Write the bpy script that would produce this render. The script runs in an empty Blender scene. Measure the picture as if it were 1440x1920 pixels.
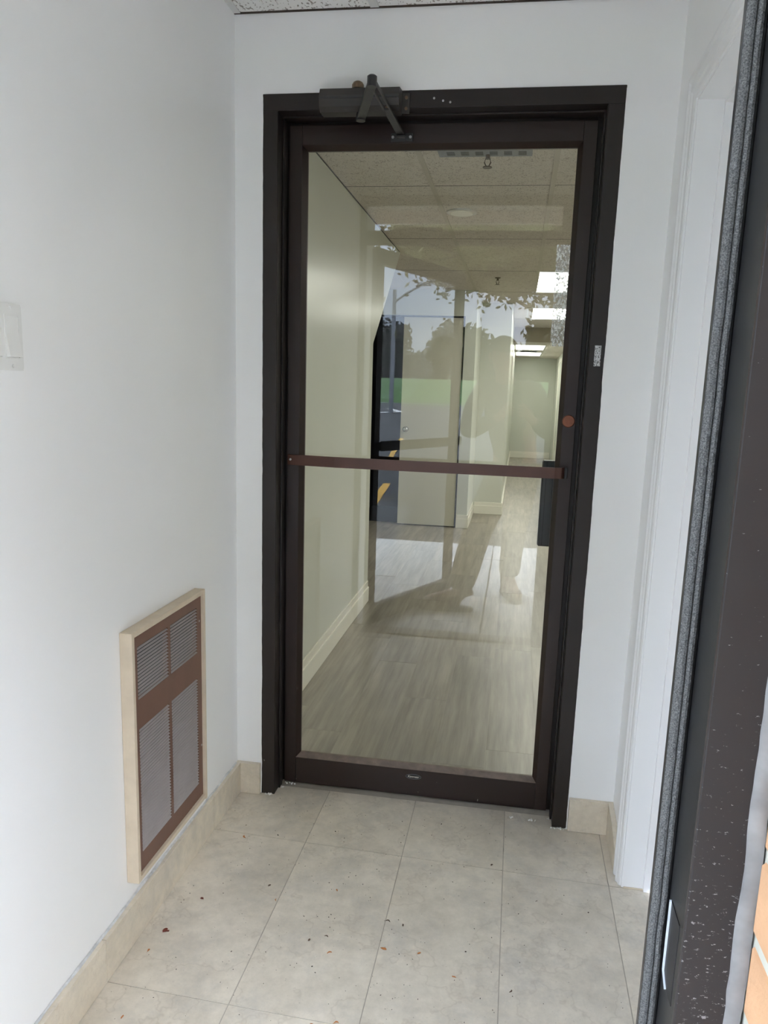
import bpy, bmesh, math, random
from mathutils import Vector, Matrix, noise as mn
random.seed(7)
S = bpy.context.scene
COL = S.collection
PI = math.pi

# ---------------------------------------------------------------- camera
CX, CY, CZ = 0.854471, -2.280229, 1.345555
RV = Vector((0.986466, 0.160533, 0.033375)); UV = Vector((-0.061983, 0.176659, 0.982319)); DV = Vector((-0.151799, 0.971093, -0.184218))
cam_data = bpy.data.cameras.new('camera'); cam = bpy.data.objects.new('camera', cam_data); COL.objects.link(cam)
cam.matrix_world = Matrix(((RV.x, UV.x, -DV.x, CX), (RV.y, UV.y, -DV.y, CY), (RV.z, UV.z, -DV.z, CZ), (0, 0, 0, 1)))
cam_data.sensor_fit = 'HORIZONTAL'; cam_data.sensor_width = 36.0
cam_data.lens = 36.0 * 1436.6 / 1440.0
cam_data.shift_x = -14.87 / 1440.0; cam_data.shift_y = 40.3 / 1440.0
cam_data.clip_start = 0.01; cam_data.clip_end = 500
S.camera = cam

# ---------------------------------------------------------------- sky (overcast, broken cloud)
SKY_STRENGTH = 15.5
W = bpy.data.worlds.new('sky'); S.world = W; W.use_nodes = True
nt = W.node_tree; nt.nodes.clear()
wo = nt.nodes.new('ShaderNodeOutputWorld'); bg = nt.nodes.new('ShaderNodeBackground')
tc = nt.nodes.new('ShaderNodeTexCoord'); mp = nt.nodes.new('ShaderNodeMapping'); mp.inputs['Scale'].default_value = (1.2, 1.2, 3.5)
nz = nt.nodes.new('ShaderNodeTexNoise'); nz.inputs['Scale'].default_value = 1.6; nz.inputs['Detail'].default_value = 6
cr = nt.nodes.new('ShaderNodeValToRGB')
cr.color_ramp.elements[0].position = 0.36; cr.color_ramp.elements[0].color = (0.40, 0.49, 0.68, 1)
cr.color_ramp.elements[1].position = 0.66; cr.color_ramp.elements[1].color = (0.98, 1.04, 1.17, 1)
nt.links.new(tc.outputs['Generated'], mp.inputs['Vector']); nt.links.new(mp.outputs[0], nz.inputs['Vector'])
nt.links.new(nz.outputs[0], cr.inputs[0])
# an overcast sky is about three times brighter overhead than at the horizon, all the way round
sp_ = nt.nodes.new('ShaderNodeSeparateXYZ'); nt.links.new(tc.outputs['Generated'], sp_.inputs[0])
mr_ = nt.nodes.new('ShaderNodeMapRange'); mr_.inputs[1].default_value = 0; mr_.inputs[2].default_value = .8; mr_.inputs[3].default_value = .27; mr_.inputs[4].default_value = 1.15
nt.links.new(sp_.outputs['Z'], mr_.inputs[0])
mu_ = nt.nodes.new('ShaderNodeVectorMath'); mu_.operation = 'SCALE'; nt.links.new(cr.outputs[0], mu_.inputs[0]); nt.links.new(mr_.outputs[0], mu_.inputs['Scale'])
nt.links.new(mu_.outputs[0], bg.inputs['Color'])
bg.inputs['Strength'].default_value = SKY_STRENGTH
nt.links.new(bg.outputs[0], wo.inputs[0])

# sun behind thin cloud: a very broad, soft light from the street side
sun_d = bpy.data.lights.new('sun', 'SUN'); sun_d.energy = 3.5; sun_d.angle = math.radians(36); sun_d.color = (.89, .955, 1.05)
sun = bpy.data.objects.new('sun', sun_d); COL.objects.link(sun)
sun.rotation_euler = Vector((-.14, .73, -.67)).to_track_quat('-Z', 'Y').to_euler()

# ---------------------------------------------------------------- view and sampling
S.view_settings.view_transform = 'Standard'; S.view_settings.look = 'None'
S.view_settings.gamma = 1.0; S.view_settings.use_curve_mapping = False
S.view_settings.exposure = 0.55
S.cycles.use_denoising = True
S.cycles.max_bounces = 12; S.cycles.diffuse_bounces = 8; S.cycles.glossy_bounces = 6
S.cycles.transparent_max_bounces = 16; S.cycles.sample_clamp_indirect = 12
S.cycles.caustics_reflective = False; S.cycles.caustics_refractive = False
TROFFER = 5.8

# ---------------------------------------------------------------- materials
def _mat(name):
    m = bpy.data.materials.new(name); m.use_nodes = True
    nt = m.node_tree; b = nt.nodes['Principled BSDF']; return m, nt, b
def _n(nt, t, **kw):
    n = nt.nodes.new(t)
    for k, v in kw.items():
        if k in n.inputs: n.inputs[k].default_value = v
        else: setattr(n, k, v)
    return n
def _ramp(nt, src, stops, interp='LINEAR'):
    r = nt.nodes.new('ShaderNodeValToRGB'); r.color_ramp.interpolation = interp
    e = r.color_ramp.elements
    while len(e) < len(stops): e.new(0.5)
    for k, (p, c) in enumerate(stops):
        e[k].position = p; e[k].color = c if len(c) == 4 else (*c, 1)
    nt.links.new(src, r.inputs[0]); return r.outputs[0]
def _mix(nt, fac, a, b, mode='MIX'):
    m = nt.nodes.new('ShaderNodeMix'); m.data_type = 'RGBA'; m.blend_type = mode
    for i, v in ((0, fac), (6, a), (7, b)):
        if hasattr(v, 'links'): nt.links.new(v, m.inputs[i])
        elif i == 0: m.inputs[0].default_value = v
        else: m.inputs[i].default_value = (*v, 1) if len(v) == 3 else v
    return m.outputs[2]
def _coord(nt, scale=(1, 1, 1), rnd=False):
    tc = nt.nodes.new('ShaderNodeNewGeometry'); mp = nt.nodes.new('ShaderNodeMapping'); mp.inputs['Scale'].default_value = scale
    nt.links.new(tc.outputs['Position'], mp.inputs['Vector'])
    if rnd:
        oi = nt.nodes.new('ShaderNodeObjectInfo'); mu = nt.nodes.new('ShaderNodeMath'); mu.operation = 'MULTIPLY'; mu.inputs[1].default_value = 37.0
        nt.links.new(oi.outputs['Random'], mu.inputs[0]); cb = nt.nodes.new('ShaderNodeCombineXYZ')
        for i in range(3): nt.links.new(mu.outputs[0], cb.inputs[i])
        nt.links.new(cb.outputs[0], mp.inputs['Location'])
    return mp.outputs[0]
def _noise(nt, vec, scale, detail=4, rough=0.55):
    n = _n(nt, 'ShaderNodeTexNoise'); n.inputs['Scale'].default_value = scale; n.inputs['Detail'].default_value = detail; n.inputs['Roughness'].default_value = rough
    nt.links.new(vec, n.inputs['Vector']); return n.outputs[0]
def _bump(nt, b, h, strength=0.2, dist=0.002):
    bp = nt.nodes.new('ShaderNodeBump'); bp.inputs['Strength'].default_value = strength; bp.inputs['Distance'].default_value = dist
    nt.links.new(h, bp.inputs['Height']); nt.links.new(bp.outputs[0], b.inputs['Normal'])

def paint(name, col, rough=0.5, var=0.03, scale=3.0, bump=0.05, bscale=120, spec=0.5, metallic=0.0):
    m, nt, b = _mat(name); v = _coord(nt)
    a = tuple(max(0, c * (1 - var)) for c in col); c2 = tuple(min(1, c * (1 + var)) for c in col)
    nt.links.new(_ramp(nt, _noise(nt, v, scale), [(0.3, a), (0.7, c2)]), b.inputs['Base Color'])
    b.inputs['Roughness'].default_value = rough; b.inputs['Specular IOR Level'].default_value = spec; b.inputs['Metallic'].default_value = metallic
    if bump: _bump(nt, b, _noise(nt, v, bscale, 3), bump, 0.001)
    return m
def plain(name, col, rough=0.5, metallic=0.0, emit=0):
    m, nt, b = _mat(name); b.inputs['Base Color'].default_value = (*col, 1); b.inputs['Roughness'].default_value = rough; b.inputs['Metallic'].default_value = metallic
    if emit:
        b.inputs['Emission Color'].default_value = (*col, 1); b.inputs['Emission Strength'].default_value = emit
    return m
def worn_metal(name, col, rough=0.4, fleck=(0.55, 0.55, 0.52), fz=0.66, fscale=38, metallic=0.0, stretch=(1, 1, .25), fmax_z=None):
    """anodised frame metal with pale paint flecks and scratches"""
    m, nt, b = _mat(name); v = _coord(nt)
    base = _ramp(nt, _noise(nt, v, 5), [(0.3, tuple(c * .85 for c in col)), (0.7, tuple(c * 1.15 for c in col))])
    vs = _coord(nt, stretch); f = _noise(nt, vs, fscale, 6, .7)
    if fmax_z is None:
        mask = _ramp(nt, f, [(fz, (0, 0, 0)), (fz + .03, (1, 1, 1))])
    else:
        sp = nt.nodes.new('ShaderNodeSeparateXYZ'); g = nt.nodes.new('ShaderNodeNewGeometry'); nt.links.new(g.outputs['Position'], sp.inputs[0])
        mr = nt.nodes.new('ShaderNodeMapRange'); mr.inputs[1].default_value = fmax_z[0]; mr.inputs[2].default_value = fmax_z[1]; mr.inputs[3].default_value = fmax_z[2]; mr.inputs[4].default_value = 0
        nt.links.new(sp.outputs['Z'], mr.inputs[0]); ad = nt.nodes.new('ShaderNodeMath'); ad.operation = 'ADD'; nt.links.new(f, ad.inputs[0]); nt.links.new(mr.outputs[0], ad.inputs[1])
        mask = _ramp(nt, ad.outputs[0], [(fz, (0, 0, 0)), (fz + .03, (1, 1, 1))])
    nt.links.new(_mix(nt, mask, base, fleck), b.inputs['Base Color'])
    b.inputs['Roughness'].default_value = rough; b.inputs['Metallic'].default_value = metallic
    _bump(nt, b, f, .12, .001)
    return m
def tile_stone(name, lo, hi, vein, rough=0.38, sc=1.0):
    m, nt, b = _mat(name); v = _coord(nt, rnd=True); vw = _coord(nt)
    base = _ramp(nt, _noise(nt, v, 3.4 * sc, 10, .72), [(0.30, lo), (0.70, hi)])
    base = _mix(nt, 1.0, base, _ramp(nt, _noise(nt, vw, 22, 9, .75), [(.30, (.86, .85, .83)), (.62, (1.04, 1.03, 1.02))]), 'MULTIPLY')
    # thin veins: ridge of a noise
    n1 = _noise(nt, v, 3.0 * sc, 5, .6)
    s = nt.nodes.new('ShaderNodeMath'); s.operation = 'SUBTRACT'; s.inputs[1].default_value = .5; nt.links.new(n1, s.inputs[0])
    a = nt.nodes.new('ShaderNodeMath'); a.operation = 'ABSOLUTE'; nt.links.new(s.outputs[0], a.inputs[0])
    vm = _ramp(nt, a.outputs[0], [(0.0, (.24, .24, .24)), (0.009, (0, 0, 0))])
    c = _mix(nt, vm, base, vein)
    d = _ramp(nt, _noise(nt, vw, 6, 9, .75), [(.48, (0, 0, 0)), (.72, (.5, .5, .5))])     # grey dirt clouds
    c = _mix(nt, d, c, (.40, .39, .37))
    sp = _ramp(nt, _noise(nt, vw, 130, 3, .6), [(.68, (0, 0, 0)), (.73, (.55, .55, .55))])        # small specks
    c = _mix(nt, sp, c, (.30, .26, .21))
    nt.links.new(c, b.inputs['Base Color']); b.inputs['Roughness'].default_value = rough
    _bump(nt, b, _noise(nt, vw, 60, 4), .06, .001)
    return m
def ceiling_tile_mat(name, col, dark, sc=1.0, thr=.64, stretch=(1, 1, 1)):
    m, nt, b = _mat(name); v = _coord(nt, stretch)
    n = _noise(nt, v, 55 * sc, 3, .55); w = _noise(nt, v, 9 * sc, 2)
    ad = nt.nodes.new('ShaderNodeMath'); ad.operation = 'MULTIPLY_ADD'; ad.inputs[1].default_value = .25; nt.links.new(w, ad.inputs[0]); nt.links.new(n, ad.inputs[2])
    mk = _ramp(nt, ad.outputs[0], [(thr + .1, (0, 0, 0)), (thr + .13, (1, 1, 1))])
    nt.links.new(_mix(nt, mk, col, dark), b.inputs['Base Color']); b.inputs['Roughness'].default_value = .9
    inv = nt.nodes.new('ShaderNodeMath'); inv.operation = 'SUBTRACT'; inv.inputs[0].default_value = 1; nt.links.new(mk, inv.inputs[1])
    _bump(nt, b, inv.outputs[0], .5, .003)
    return m
def wood_mat(name, lo, hi, rough=.4, axis='Y', grain=30, streak=1.0):
    sc = {'Y': (1, .06, 1), 'Z': (1, 1, .06), 'X': (.06, 1, 1)}[axis]
    m, nt, b = _mat(name); v = _coord(nt, sc, rnd=True)
    n = _noise(nt, v, grain, 6, .65); n2 = _noise(nt, _coord(nt, (1, .25, 1), rnd=True), 6 * streak, 4)
    c1 = _ramp(nt, n, [(.3, lo), (.7, hi)]); c2 = _ramp(nt, n2, [(.3, (.74, .74, .74)), (.7, (1.0, 1.0, 1.0))])
    c = _mix(nt, 1.0, c1, c2, 'MULTIPLY')
    oi = nt.nodes.new('ShaderNodeObjectInfo'); t = _ramp(nt, oi.outputs['Random'], [(0, (.86, .86, .87)), (1, (1.0, .99, .97))])
    nt.links.new(_mix(nt, 1.0, c, t, 'MULTIPLY'), b.inputs['Base Color']); b.inputs['Roughness'].default_value = rough
    _bump(nt, b, n, .08, .001)
    return m
def glass_mat(name, tint=(.97, .985, .975), f0=.027):
    m = bpy.data.materials.new(name); m.use_nodes = True; nt = m.node_tree; nt.nodes.clear()
    o = nt.nodes.new('ShaderNodeOutputMaterial'); mx = nt.nodes.new('ShaderNodeMixShader')
    t = nt.nodes.new('ShaderNodeBsdfTransparent'); t.inputs[0].default_value = (*tint, 1)
    g = nt.nodes.new('ShaderNodeBsdfGlossy'); g.inputs['Roughness'].default_value = 0.0; g.inputs['Color'].default_value = (1, 1, 1, 1)
    lw = nt.nodes.new('ShaderNodeLayerWeight'); lw.inputs[0].default_value = .5
    p = nt.nodes.new('ShaderNodeMath'); p.operation = 'POWER'; p.inputs[1].default_value = 5; nt.links.new(lw.outputs['Facing'], p.inputs[0])
    q = nt.nodes.new('ShaderNodeMath'); q.operation = 'MULTIPLY_ADD'; q.inputs[1].default_value = 1 - f0; q.inputs[2].default_value = f0; nt.links.new(p.outputs[0], q.inputs[0])
    nt.links.new(q.outputs[0], mx.inputs[0]); nt.links.new(t.outputs[0], mx.inputs[1]); nt.links.new(g.outputs[0], mx.inputs[2]); nt.links.new(mx.outputs[0], o.inputs[0])
    return m
def speckle_alpha(name, col, scale, lo, hi, stretch=(1, 1, 1), rough=.5, metallic=0.0):
    m, nt, b = _mat(name); v = _coord(nt, stretch); b.inputs['Base Color'].default_value = (*col, 1); b.inputs['Roughness'].default_value = rough; b.inputs['Metallic'].default_value = metallic
    nt.links.new(_ramp(nt, _noise(nt, v, scale, 5, .7), [(lo, (0, 0, 0)), (hi, (1, 1, 1))]), b.inputs['Alpha'])
    return m

M = {}
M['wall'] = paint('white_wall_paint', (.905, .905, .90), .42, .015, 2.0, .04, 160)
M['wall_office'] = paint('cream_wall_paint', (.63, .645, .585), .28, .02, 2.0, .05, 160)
M['trim_white'] = paint('white_trim_gloss', (.84, .84, .84), .3, .01, 2, .02, 60)
M['trim_office'] = paint('cream_trim_paint', (.80, .785, .71), .35, .01, 2, .02, 60)
M['tile'] = tile_stone('marble_floor_tile', (.60, .545, .455), (.78, .72, .62), (.36, .29, .22))
M['tile_base'] = tile_stone('marble_base_tile', (.66, .585, .47), (.76, .69, .57), (.50, .40, .30), .35, 1.6)
M['grout'] = paint('tile_grout', (.42, .38, .32), .9, .1, 30)
M['caulk_white'] = paint('dirty_white_caulk', (.62, .62, .62), .7, .22, 40, .3, 60)
M['grout_light'] = paint('pale_grout', (.62, .58, .52), .9, .1, 30)
M['frame'] = worn_metal('dark_bronze_frame', (.013, .0078, .0065), .38, (.40, .38, .36), .73, 60, .0, (1, 1, .5), (0.0, .25, .09))
M['leaf'] = worn_metal('dark_bronze_leaf', (.020, .0095, .0075), .36, (.42, .40, .37), .72, 45, .0, (1, 1, .6), (0.0, .12, .06))
M['stop_dusty'] = paint('dusty_sill_metal', (.20, .155, .13), .5, .25, 30, .1)
M['bar'] = paint('brown_push_bar', (.085, .034, .022), .46, .12, 12, .02, 90)
M['copper'] = paint('copper_lock_face', (.24, .09, .05), .3, .15, 60, .05, 200, metallic=.5)
M['closer'] = paint('grey_brown_closer', (.045, .039, .035), .4, .1, 20, .05)
M['closer_arm'] = paint('dark_grey_arm', (.032, .031, .031), .38, .15, 30, .05)
M['brass'] = paint('aged_brass', (.19, .13, .08), .35, .2, 60, .05, metallic=.5)
M['black'] = plain('black_plastic', (.012, .012, .013), .45)
M['case'] = plain('dark_grey_case', (.035, .032, .035), .4)
M['rubber'] = plain('black_rubber', (.01, .01, .01), .7)
M['silver'] = speckle_alpha('silver_tape_residue', (.62, .62, .62), 330, .44, .50, (1, 1, .7), .4)
M['residue'] = speckle_alpha('cloudy_tape_residue', (.74, .76, .73), 240, .44, .56, (1, 1, .6), .5)
M['glass'] = glass_mat('door_glass')
M['mdf'] = paint('raw_beige_wood', (.66, .56, .43), .6, .06, 25, .1, 220)
M['brown_panel'] = paint('brown_painted_panel', (.17, .088, .062), .42, .08, 14, .05)
M['louver'] = paint('grey_louver_slat', (.42, .38, .37), .42, .05, 20, .02)
M['plate'] = paint('white_switch_plastic', (.80, .80, .78), .28, .01, 3, 0)
M['steel'] = plain('steel_screw', (.55, .55, .55), .3, 1.0)
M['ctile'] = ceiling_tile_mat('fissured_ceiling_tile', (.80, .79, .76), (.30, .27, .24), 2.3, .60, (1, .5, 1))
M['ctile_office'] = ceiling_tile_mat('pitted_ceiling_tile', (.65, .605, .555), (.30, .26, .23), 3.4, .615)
M['bulkhead'] = paint('shaded_tan_bulkhead', (.36, .32, .25), .7, .04, 3, 0)  # tan darkened to hold the shade on the bulkhead face
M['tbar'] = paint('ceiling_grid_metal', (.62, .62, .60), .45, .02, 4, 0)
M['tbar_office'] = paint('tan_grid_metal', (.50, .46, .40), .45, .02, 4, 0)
M['troffer'] = plain('lit_diffuser', (1.0, .985, .90), .6, 0, TROFFER)
M['can'] = plain('white_lens', (.86, .85, .80), .4)
M['vent_metal'] = paint('grey_vent_metal', (.23, .245, .27), .45, .03, 5, 0)
M['sprinkler'] = paint('dull_brass_sprinkler', (.10, .075, .05), .4, .2, 60, 0, metallic=.4)
M['plank'] = wood_mat('grey_vinyl_plank', (.26, .235, .195), (.46, .42, .36), .32)
M['door_beige'] = paint('beige_door_paint', (.66, .645, .56), .4, .015, 3, .02)
M['closet_shade'] = paint('closet_shade_grey', (.03, .032, .04), .7, .1, 5)  # the closet's lack of light is put into this near black
M['chrome'] = plain('chrome_knob', (.75, .75, .75), .12, 1.0)
# outer frame and outdoors
M['oframe'] = worn_metal('black_outer_frame', (.014, .013, .014), .60, (.24, .24, .25), .668, 190, .0, (.7, .7, 1.5), (.70, 1.25, .10))
M['oframe_side'] = worn_metal('black_rabbet', (.017, .017, .018), .32, (.40, .40, .42), .74, 60, .0, (.4, .4, 1), (.70, 1.0, .04))
M['caulk'] = paint('grey_caulk', (.20, .20, .20), .7, .25, 22, .5, 40)
M['mortar'] = paint('grey_green_mortar', (.60, .60, .52), .9, .12, 40, .5, 150)
M['brick'] = paint('orange_brick', (.68, .40, .225), .85, .10, 18, .6, 170)
M['concrete'] = paint('pale_concrete', (.62, .61, .58), .8, .10, 5, .3, 90)
M['asphalt'] = paint('asphalt', (.05, .05, .05), .85, .25, 40, .5, 200)
M['yellow'] = paint('yellow_line_paint', (.75, .42, .06), .7, .1, 20, .1)
M['white_line'] = paint('white_line_paint', (.75, .75, .72), .7, .1, 20, .1)
M['grass'] = paint('lawn_grass', (.05, .12, .02), .9, .35, 25, .4, 200)
M['soffit'] = paint('beige_soffit_metal', (.62, .58, .53), .5, .03, 5, 0)
M['bark'] = paint('tree_bark', (.09, .075, .06), .9, .25, 20, .5, 60)
M['leaves'] = paint('olive_tree_leaves', (.17, .175, .06), .7, .4, 6, 0)
M['leaves_dark'] = paint('dark_tree_leaves', (.035, .045, .025), .8, .4, 4, 0)
M['car'] = paint('white_car_paint', (.7, .72, .75), .25, .02, 3, 0)
M['car_glass'] = plain('dark_car_glass', (.02, .03, .04), .1)
M['building'] = paint('red_brown_wall', (.30, .16, .11), .85, .1, 3, 0)
M['skin'] = paint('skin', (.55, .34, .25), .5, .05, 10, 0)
M['jacket'] = paint('olive_grey_jacket', (.035, .037, .032), .85, .15, 15, .3, 120)
M['trousers'] = paint('khaki_trousers', (.085, .075, .05), .9, .15, 10, .3, 100)
M['boot'] = paint('brown_leather_boot', (.16, .075, .04), .5, .2, 20, .2, 60)
M['hair'] = paint('dark_hair', (.02, .016, .013), .6, .2, 60, .3, 90)
M['eye'] = plain('eye', (.6, .58, .55), .2)
M['leaf_orange'] = plain('dry_orange_leaf', (.48, .19, .06), .7)
M['leaf_red'] = plain('dry_red_leaf', (.16, .035, .02), .7)
M['leaf_brown'] = plain('dry_brown_leaf', (.10, .06, .035), .8)
M['grit'] = plain('dark_grit', (.06, .045, .035), .9)
M['plaster'] = plain('white_plaster_chip', (.8, .79, .76), .9)
M['lip'] = plain('glint_strike_lip', (.62, .68, .74), .5)  # pale matte colour carries the light caught by the steel edge
M['screen'] = plain('phone_back', (.03, .03, .035), .25)

# ---------------------------------------------------------------- object helpers
INV = {}
def tag(o, label=None, cat=None, group=None, kind=None):
    if label: o['label'] = label
    if cat: o['category'] = cat
    if group: o['group'] = group
    if kind: o['kind'] = kind
    return o
def root(name, loc=(0, 0, 0), rotz=0.0, label=None, cat=None, group=None, kind=None):
    o = bpy.data.objects.new(name, None); COL.objects.link(o)
    mw = Matrix.Translation(loc) @ Matrix.Rotation(rotz, 4, 'Z'); o.matrix_world = mw
    o.empty_display_size = .1
    INV[o.name] = mw.inverted(); return tag(o, label, cat, group, kind)
def link(name, me, mat, parent=None, origin=None, local=False, smooth=False):
    """mesh in world coordinates (or in the parent's if local); origin = base point of a top-level mesh"""
    o = bpy.data.objects.new(name, me); COL.objects.link(o)
    if mat is not None and not me.materials: me.materials.append(mat)
    if parent is not None:
        inv = INV[parent.name]
        if not local: me.transform(inv)
        o.parent = parent; INV[o.name] = inv
    elif origin is not None:
        me.transform(Matrix.Translation([-c for c in origin])); o.location = origin
        INV[o.name] = Matrix.Translation([-c for c in origin])
    else: INV[o.name] = Matrix.Identity(4)
    if smooth:
        for p in me.polygons: p.use_smooth = True
    return o
def finish(bm, name):
    bmesh.ops.recalc_face_normals(bm, faces=bm.faces[:])
    me = bpy.data.meshes.new(name); bm.to_mesh(me); bm.free(); return me
def add_box(bm, lo, hi, bev=0.0):
    lo, hi = [min(a, b) for a, b in zip(lo, hi)], [max(a, b) for a, b in zip(lo, hi)]
    vs = [bm.verts.new((x, y, z)) for x in (lo[0], hi[0]) for y in (lo[1], hi[1]) for z in (lo[2], hi[2])]
    fs = [(0, 1, 3, 2), (4, 6, 7, 5), (0, 4, 5, 1), (2, 3, 7, 6), (0, 2, 6, 4), (1, 5, 7, 3)]
    faces = [bm.faces.new([vs[i] for i in f]) for f in fs]
    if bev:
        es = list({e for f in faces for e in f.edges})
        bmesh.ops.bevel(bm, geom=es, offset=bev, segments=1, affect='EDGES')
def box(name, lo, hi, mat, parent=None, bev=0.0, origin=None, local=False):
    bm = bmesh.new(); add_box(bm, lo, hi, bev); return link(name, finish(bm, name), mat, parent, origin, local)
def boxes(name, lst, mat, parent=None, bev=0.0, origin=None, local=False):
    bm = bmesh.new()
    for lo, hi in lst: add_box(bm, lo, hi, bev)
    return link(name, finish(bm, name), mat, parent, origin, local)
def add_prism(bm, pts, vec):
    """polygon pts (3-D) extruded by vec"""
    v = Vector(vec); a = [bm.verts.new(p) for p in pts]; b = [bm.verts.new(Vector(p) + v) for p in pts]
    n = len(pts); bm.faces.new(a); bm.faces.new(b[::-1])
    for i in range(n): bm.faces.new((a[i], b[i], b[(i + 1) % n], a[(i + 1) % n]))
def prism(name, pts, vec, mat, parent=None, origin=None, local=False, smooth=False):
    bm = bmesh.new(); add_prism(bm, pts, vec); return link(name, finish(bm, name), mat, parent, origin, local, smooth)
def add_tube(bm, pts, rad, seg=12, caps=True):
    pts = [Vector(p) for p in pts]; rings = []
    rr = rad if isinstance(rad, (list, tuple)) else [rad] * len(pts)
    for i, p in enumerate(pts):
        t = (pts[min(i + 1, len(pts) - 1)] - pts[max(i - 1, 0)]).normalized()
        q = t.to_track_quat('Z', 'Y')
        rings.append([bm.verts.new(p + q @ Vector((math.cos(2 * PI * k / seg) * rr[i], math.sin(2 * PI * k / seg) * rr[i], 0))) for k in range(seg)])
    for a, b in zip(rings, rings[1:]):
        for k in range(seg): bm.faces.new((a[k], a[(k + 1) % seg], b[(k + 1) % seg], b[k]))
    if caps: bm.faces.new(rings[0][::-1]); bm.faces.new(rings[-1])
def tube(name, pts, rad, mat, parent=None, seg=12, origin=None, local=False, smooth=False):
    bm = bmesh.new(); add_tube(bm, pts, rad, seg); return link(name, finish(bm, name), mat, parent, origin, local, smooth)
def bar(name, a, b, w, t, mat, parent=None, up=(0, 0, 1), bev=0.0, local=False):
    """flat bar from a to b, w wide along 'up' x axis plane, t thick"""
    a, b = Vector(a), Vector(b); d = (b - a); L = d.length; d.normalize(); s = d.cross(Vector(up)).normalized(); u = s.cross(d)
    bm = bmesh.new(); add_box(bm, (0, -w / 2, -t / 2), (L, w / 2, t / 2), bev)
    bm.transform(Matrix(((d.x, s.x, u.x, a.x), (d.y, s.y, u.y, a.y), (d.z, s.z, u.z, a.z), (0, 0, 0, 1))))
    return link(name, finish(bm, name), mat, parent, None, local)

H = 2.37; WD = 1.2244; YO = -1.58           # room height, width, inner face of the street front
FLR = -0.0

# ================================================================ STRUCTURE OF THE VESTIBULE
fl = root('floor', (0.6, -0.8, 0), label='beige marble tile floor of the entry vestibule', cat='floor', kind='structure')
box('grout_bed', (0, -1.70, -.05), (1.30, .135, -.0012), M['grout'], fl)
seam_x = [0.0, .3057, .6000, .8943, 1.1886, 1.30]
def seam_y(k, x):                              # k = 0 (at the wall), 1, 2, 3
    return {0: .06, 1: -.239 - .0278 * x, 2: -.870 - .0278 * x, 3: -1.501 - .0278 * x, 4: -1.59}[k]
for r in range(4):
    for c in range(5):
        g = .0012
        x0, x1 = seam_x[c] + g, seam_x[c + 1] - g
        ya0, ya1 = seam_y(r, x0) - g, seam_y(r, x1) - g
        yb0, yb1 = seam_y(r + 1, x0) + g, seam_y(r + 1, x1) + g
        dz = random.uniform(-.0004, .0004)
        prism('tile', [(x0, ya0, -.02), (x1, ya1, -.02), (x1, yb1, -.02), (x0, yb0, -.02)], (0, 0, .02 + dz), M['tile'], fl)

wl = root('wall_left', (0, -.8, 0), label='smooth white left wall of the vestibule', cat='wall', kind='structure')
box('wall_surface', (-.12, -1.98, 0), (0, .12, 2.6), M['wall'], wl)
wb = root('wall_back', (.6, 0, 0), label='white back wall around the dark framed glass door', cat='wall', kind='structure')
X0, X1, ZT = .0846, 1.0876, 2.159
boxes('wall_surface', [((0, 0, 0), (X0, .12, 2.6)), ((X1, 0, 0), (WD + .2, .12, 2.6)), ((X0, 0, ZT), (X1, .12, 2.6))], M['wall'], wb)
wr = root('wall_right', (WD, -.8, 0), label='white right wall holding a cased side doorway', cat='wall', kind='structure')
DY0, DY1, DZ = -.265, -1.08, 2.034            # doorway in the right wall
boxes('wall_surface', [((WD, DY0, 0), (WD + .14, 0, 2.6)), ((WD, YO - .02, 0), (WD + .14, DY1, 2.6)), ((WD, DY1, DZ), (WD + .14, DY0, 2.6))], M['wall'], wr)

# front wall: inner partition panels beside the street frame
wf = root('wall_front', (.5, -1.8, 0), label='orange brick front wall around the street entrance', cat='wall', kind='structure')
boxes('inner_panel', [((1.062, YO - .035, 0), (WD + .14, YO, 2.6)), ((-.12, YO - .035, 0), (-.012, YO, 2.6)), ((-.12, YO - .035, 2.315), (WD + .14, YO, 2.6))], M['wall'], wf)
boxes('backing', [((1.0735, -1.975, 0), (2.6, YO - .036, 3.0)), ((-1.6, -1.975, 0), (-.0635, YO - .036, 3.0)), ((-.0635, -1.975, 2.33), (1.0735, YO - .036, 3.0))], M['mortar'], wf)
# bricks of the two reveals, laid one by one
brick_me = None
def brick_mesh(lx, ly, lz):
    bm = bmesh.new(); add_box(bm, (-lx / 2, -ly / 2, -lz / 2), (lx / 2, ly / 2, lz / 2), .003); return finish(bm, 'brick')
bm_a = brick_mesh(.095, .19, .065); bm_a.materials.append(M['brick'])
bm_b = brick_mesh(.095, .093, .065); bm_b.materials.append(M['brick'])
for side in (1, -1):
    bx = 1.071 + .0475 if side > 0 else -.061 - .0475
    for k in range(31):
        z = .0015 + .0375 + .075 * k - .001
        z = .838 - .0375 + .0755 * (k - 10)
        if z < .02: continue
        rows = [(bm_a, -1.680 - .095), (bm_b, -1.880 - .0465)] if k % 2 else [(bm_b, -1.680 - .0465), (bm_a, -1.783 - .095)]
        for me, y in rows:
            o = bpy.data.objects.new('brick', me); COL.objects.link(o); o.parent = wf
            o.location = (bx + random.uniform(-.001, .001) - .5, y + 1.8, z)
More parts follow.
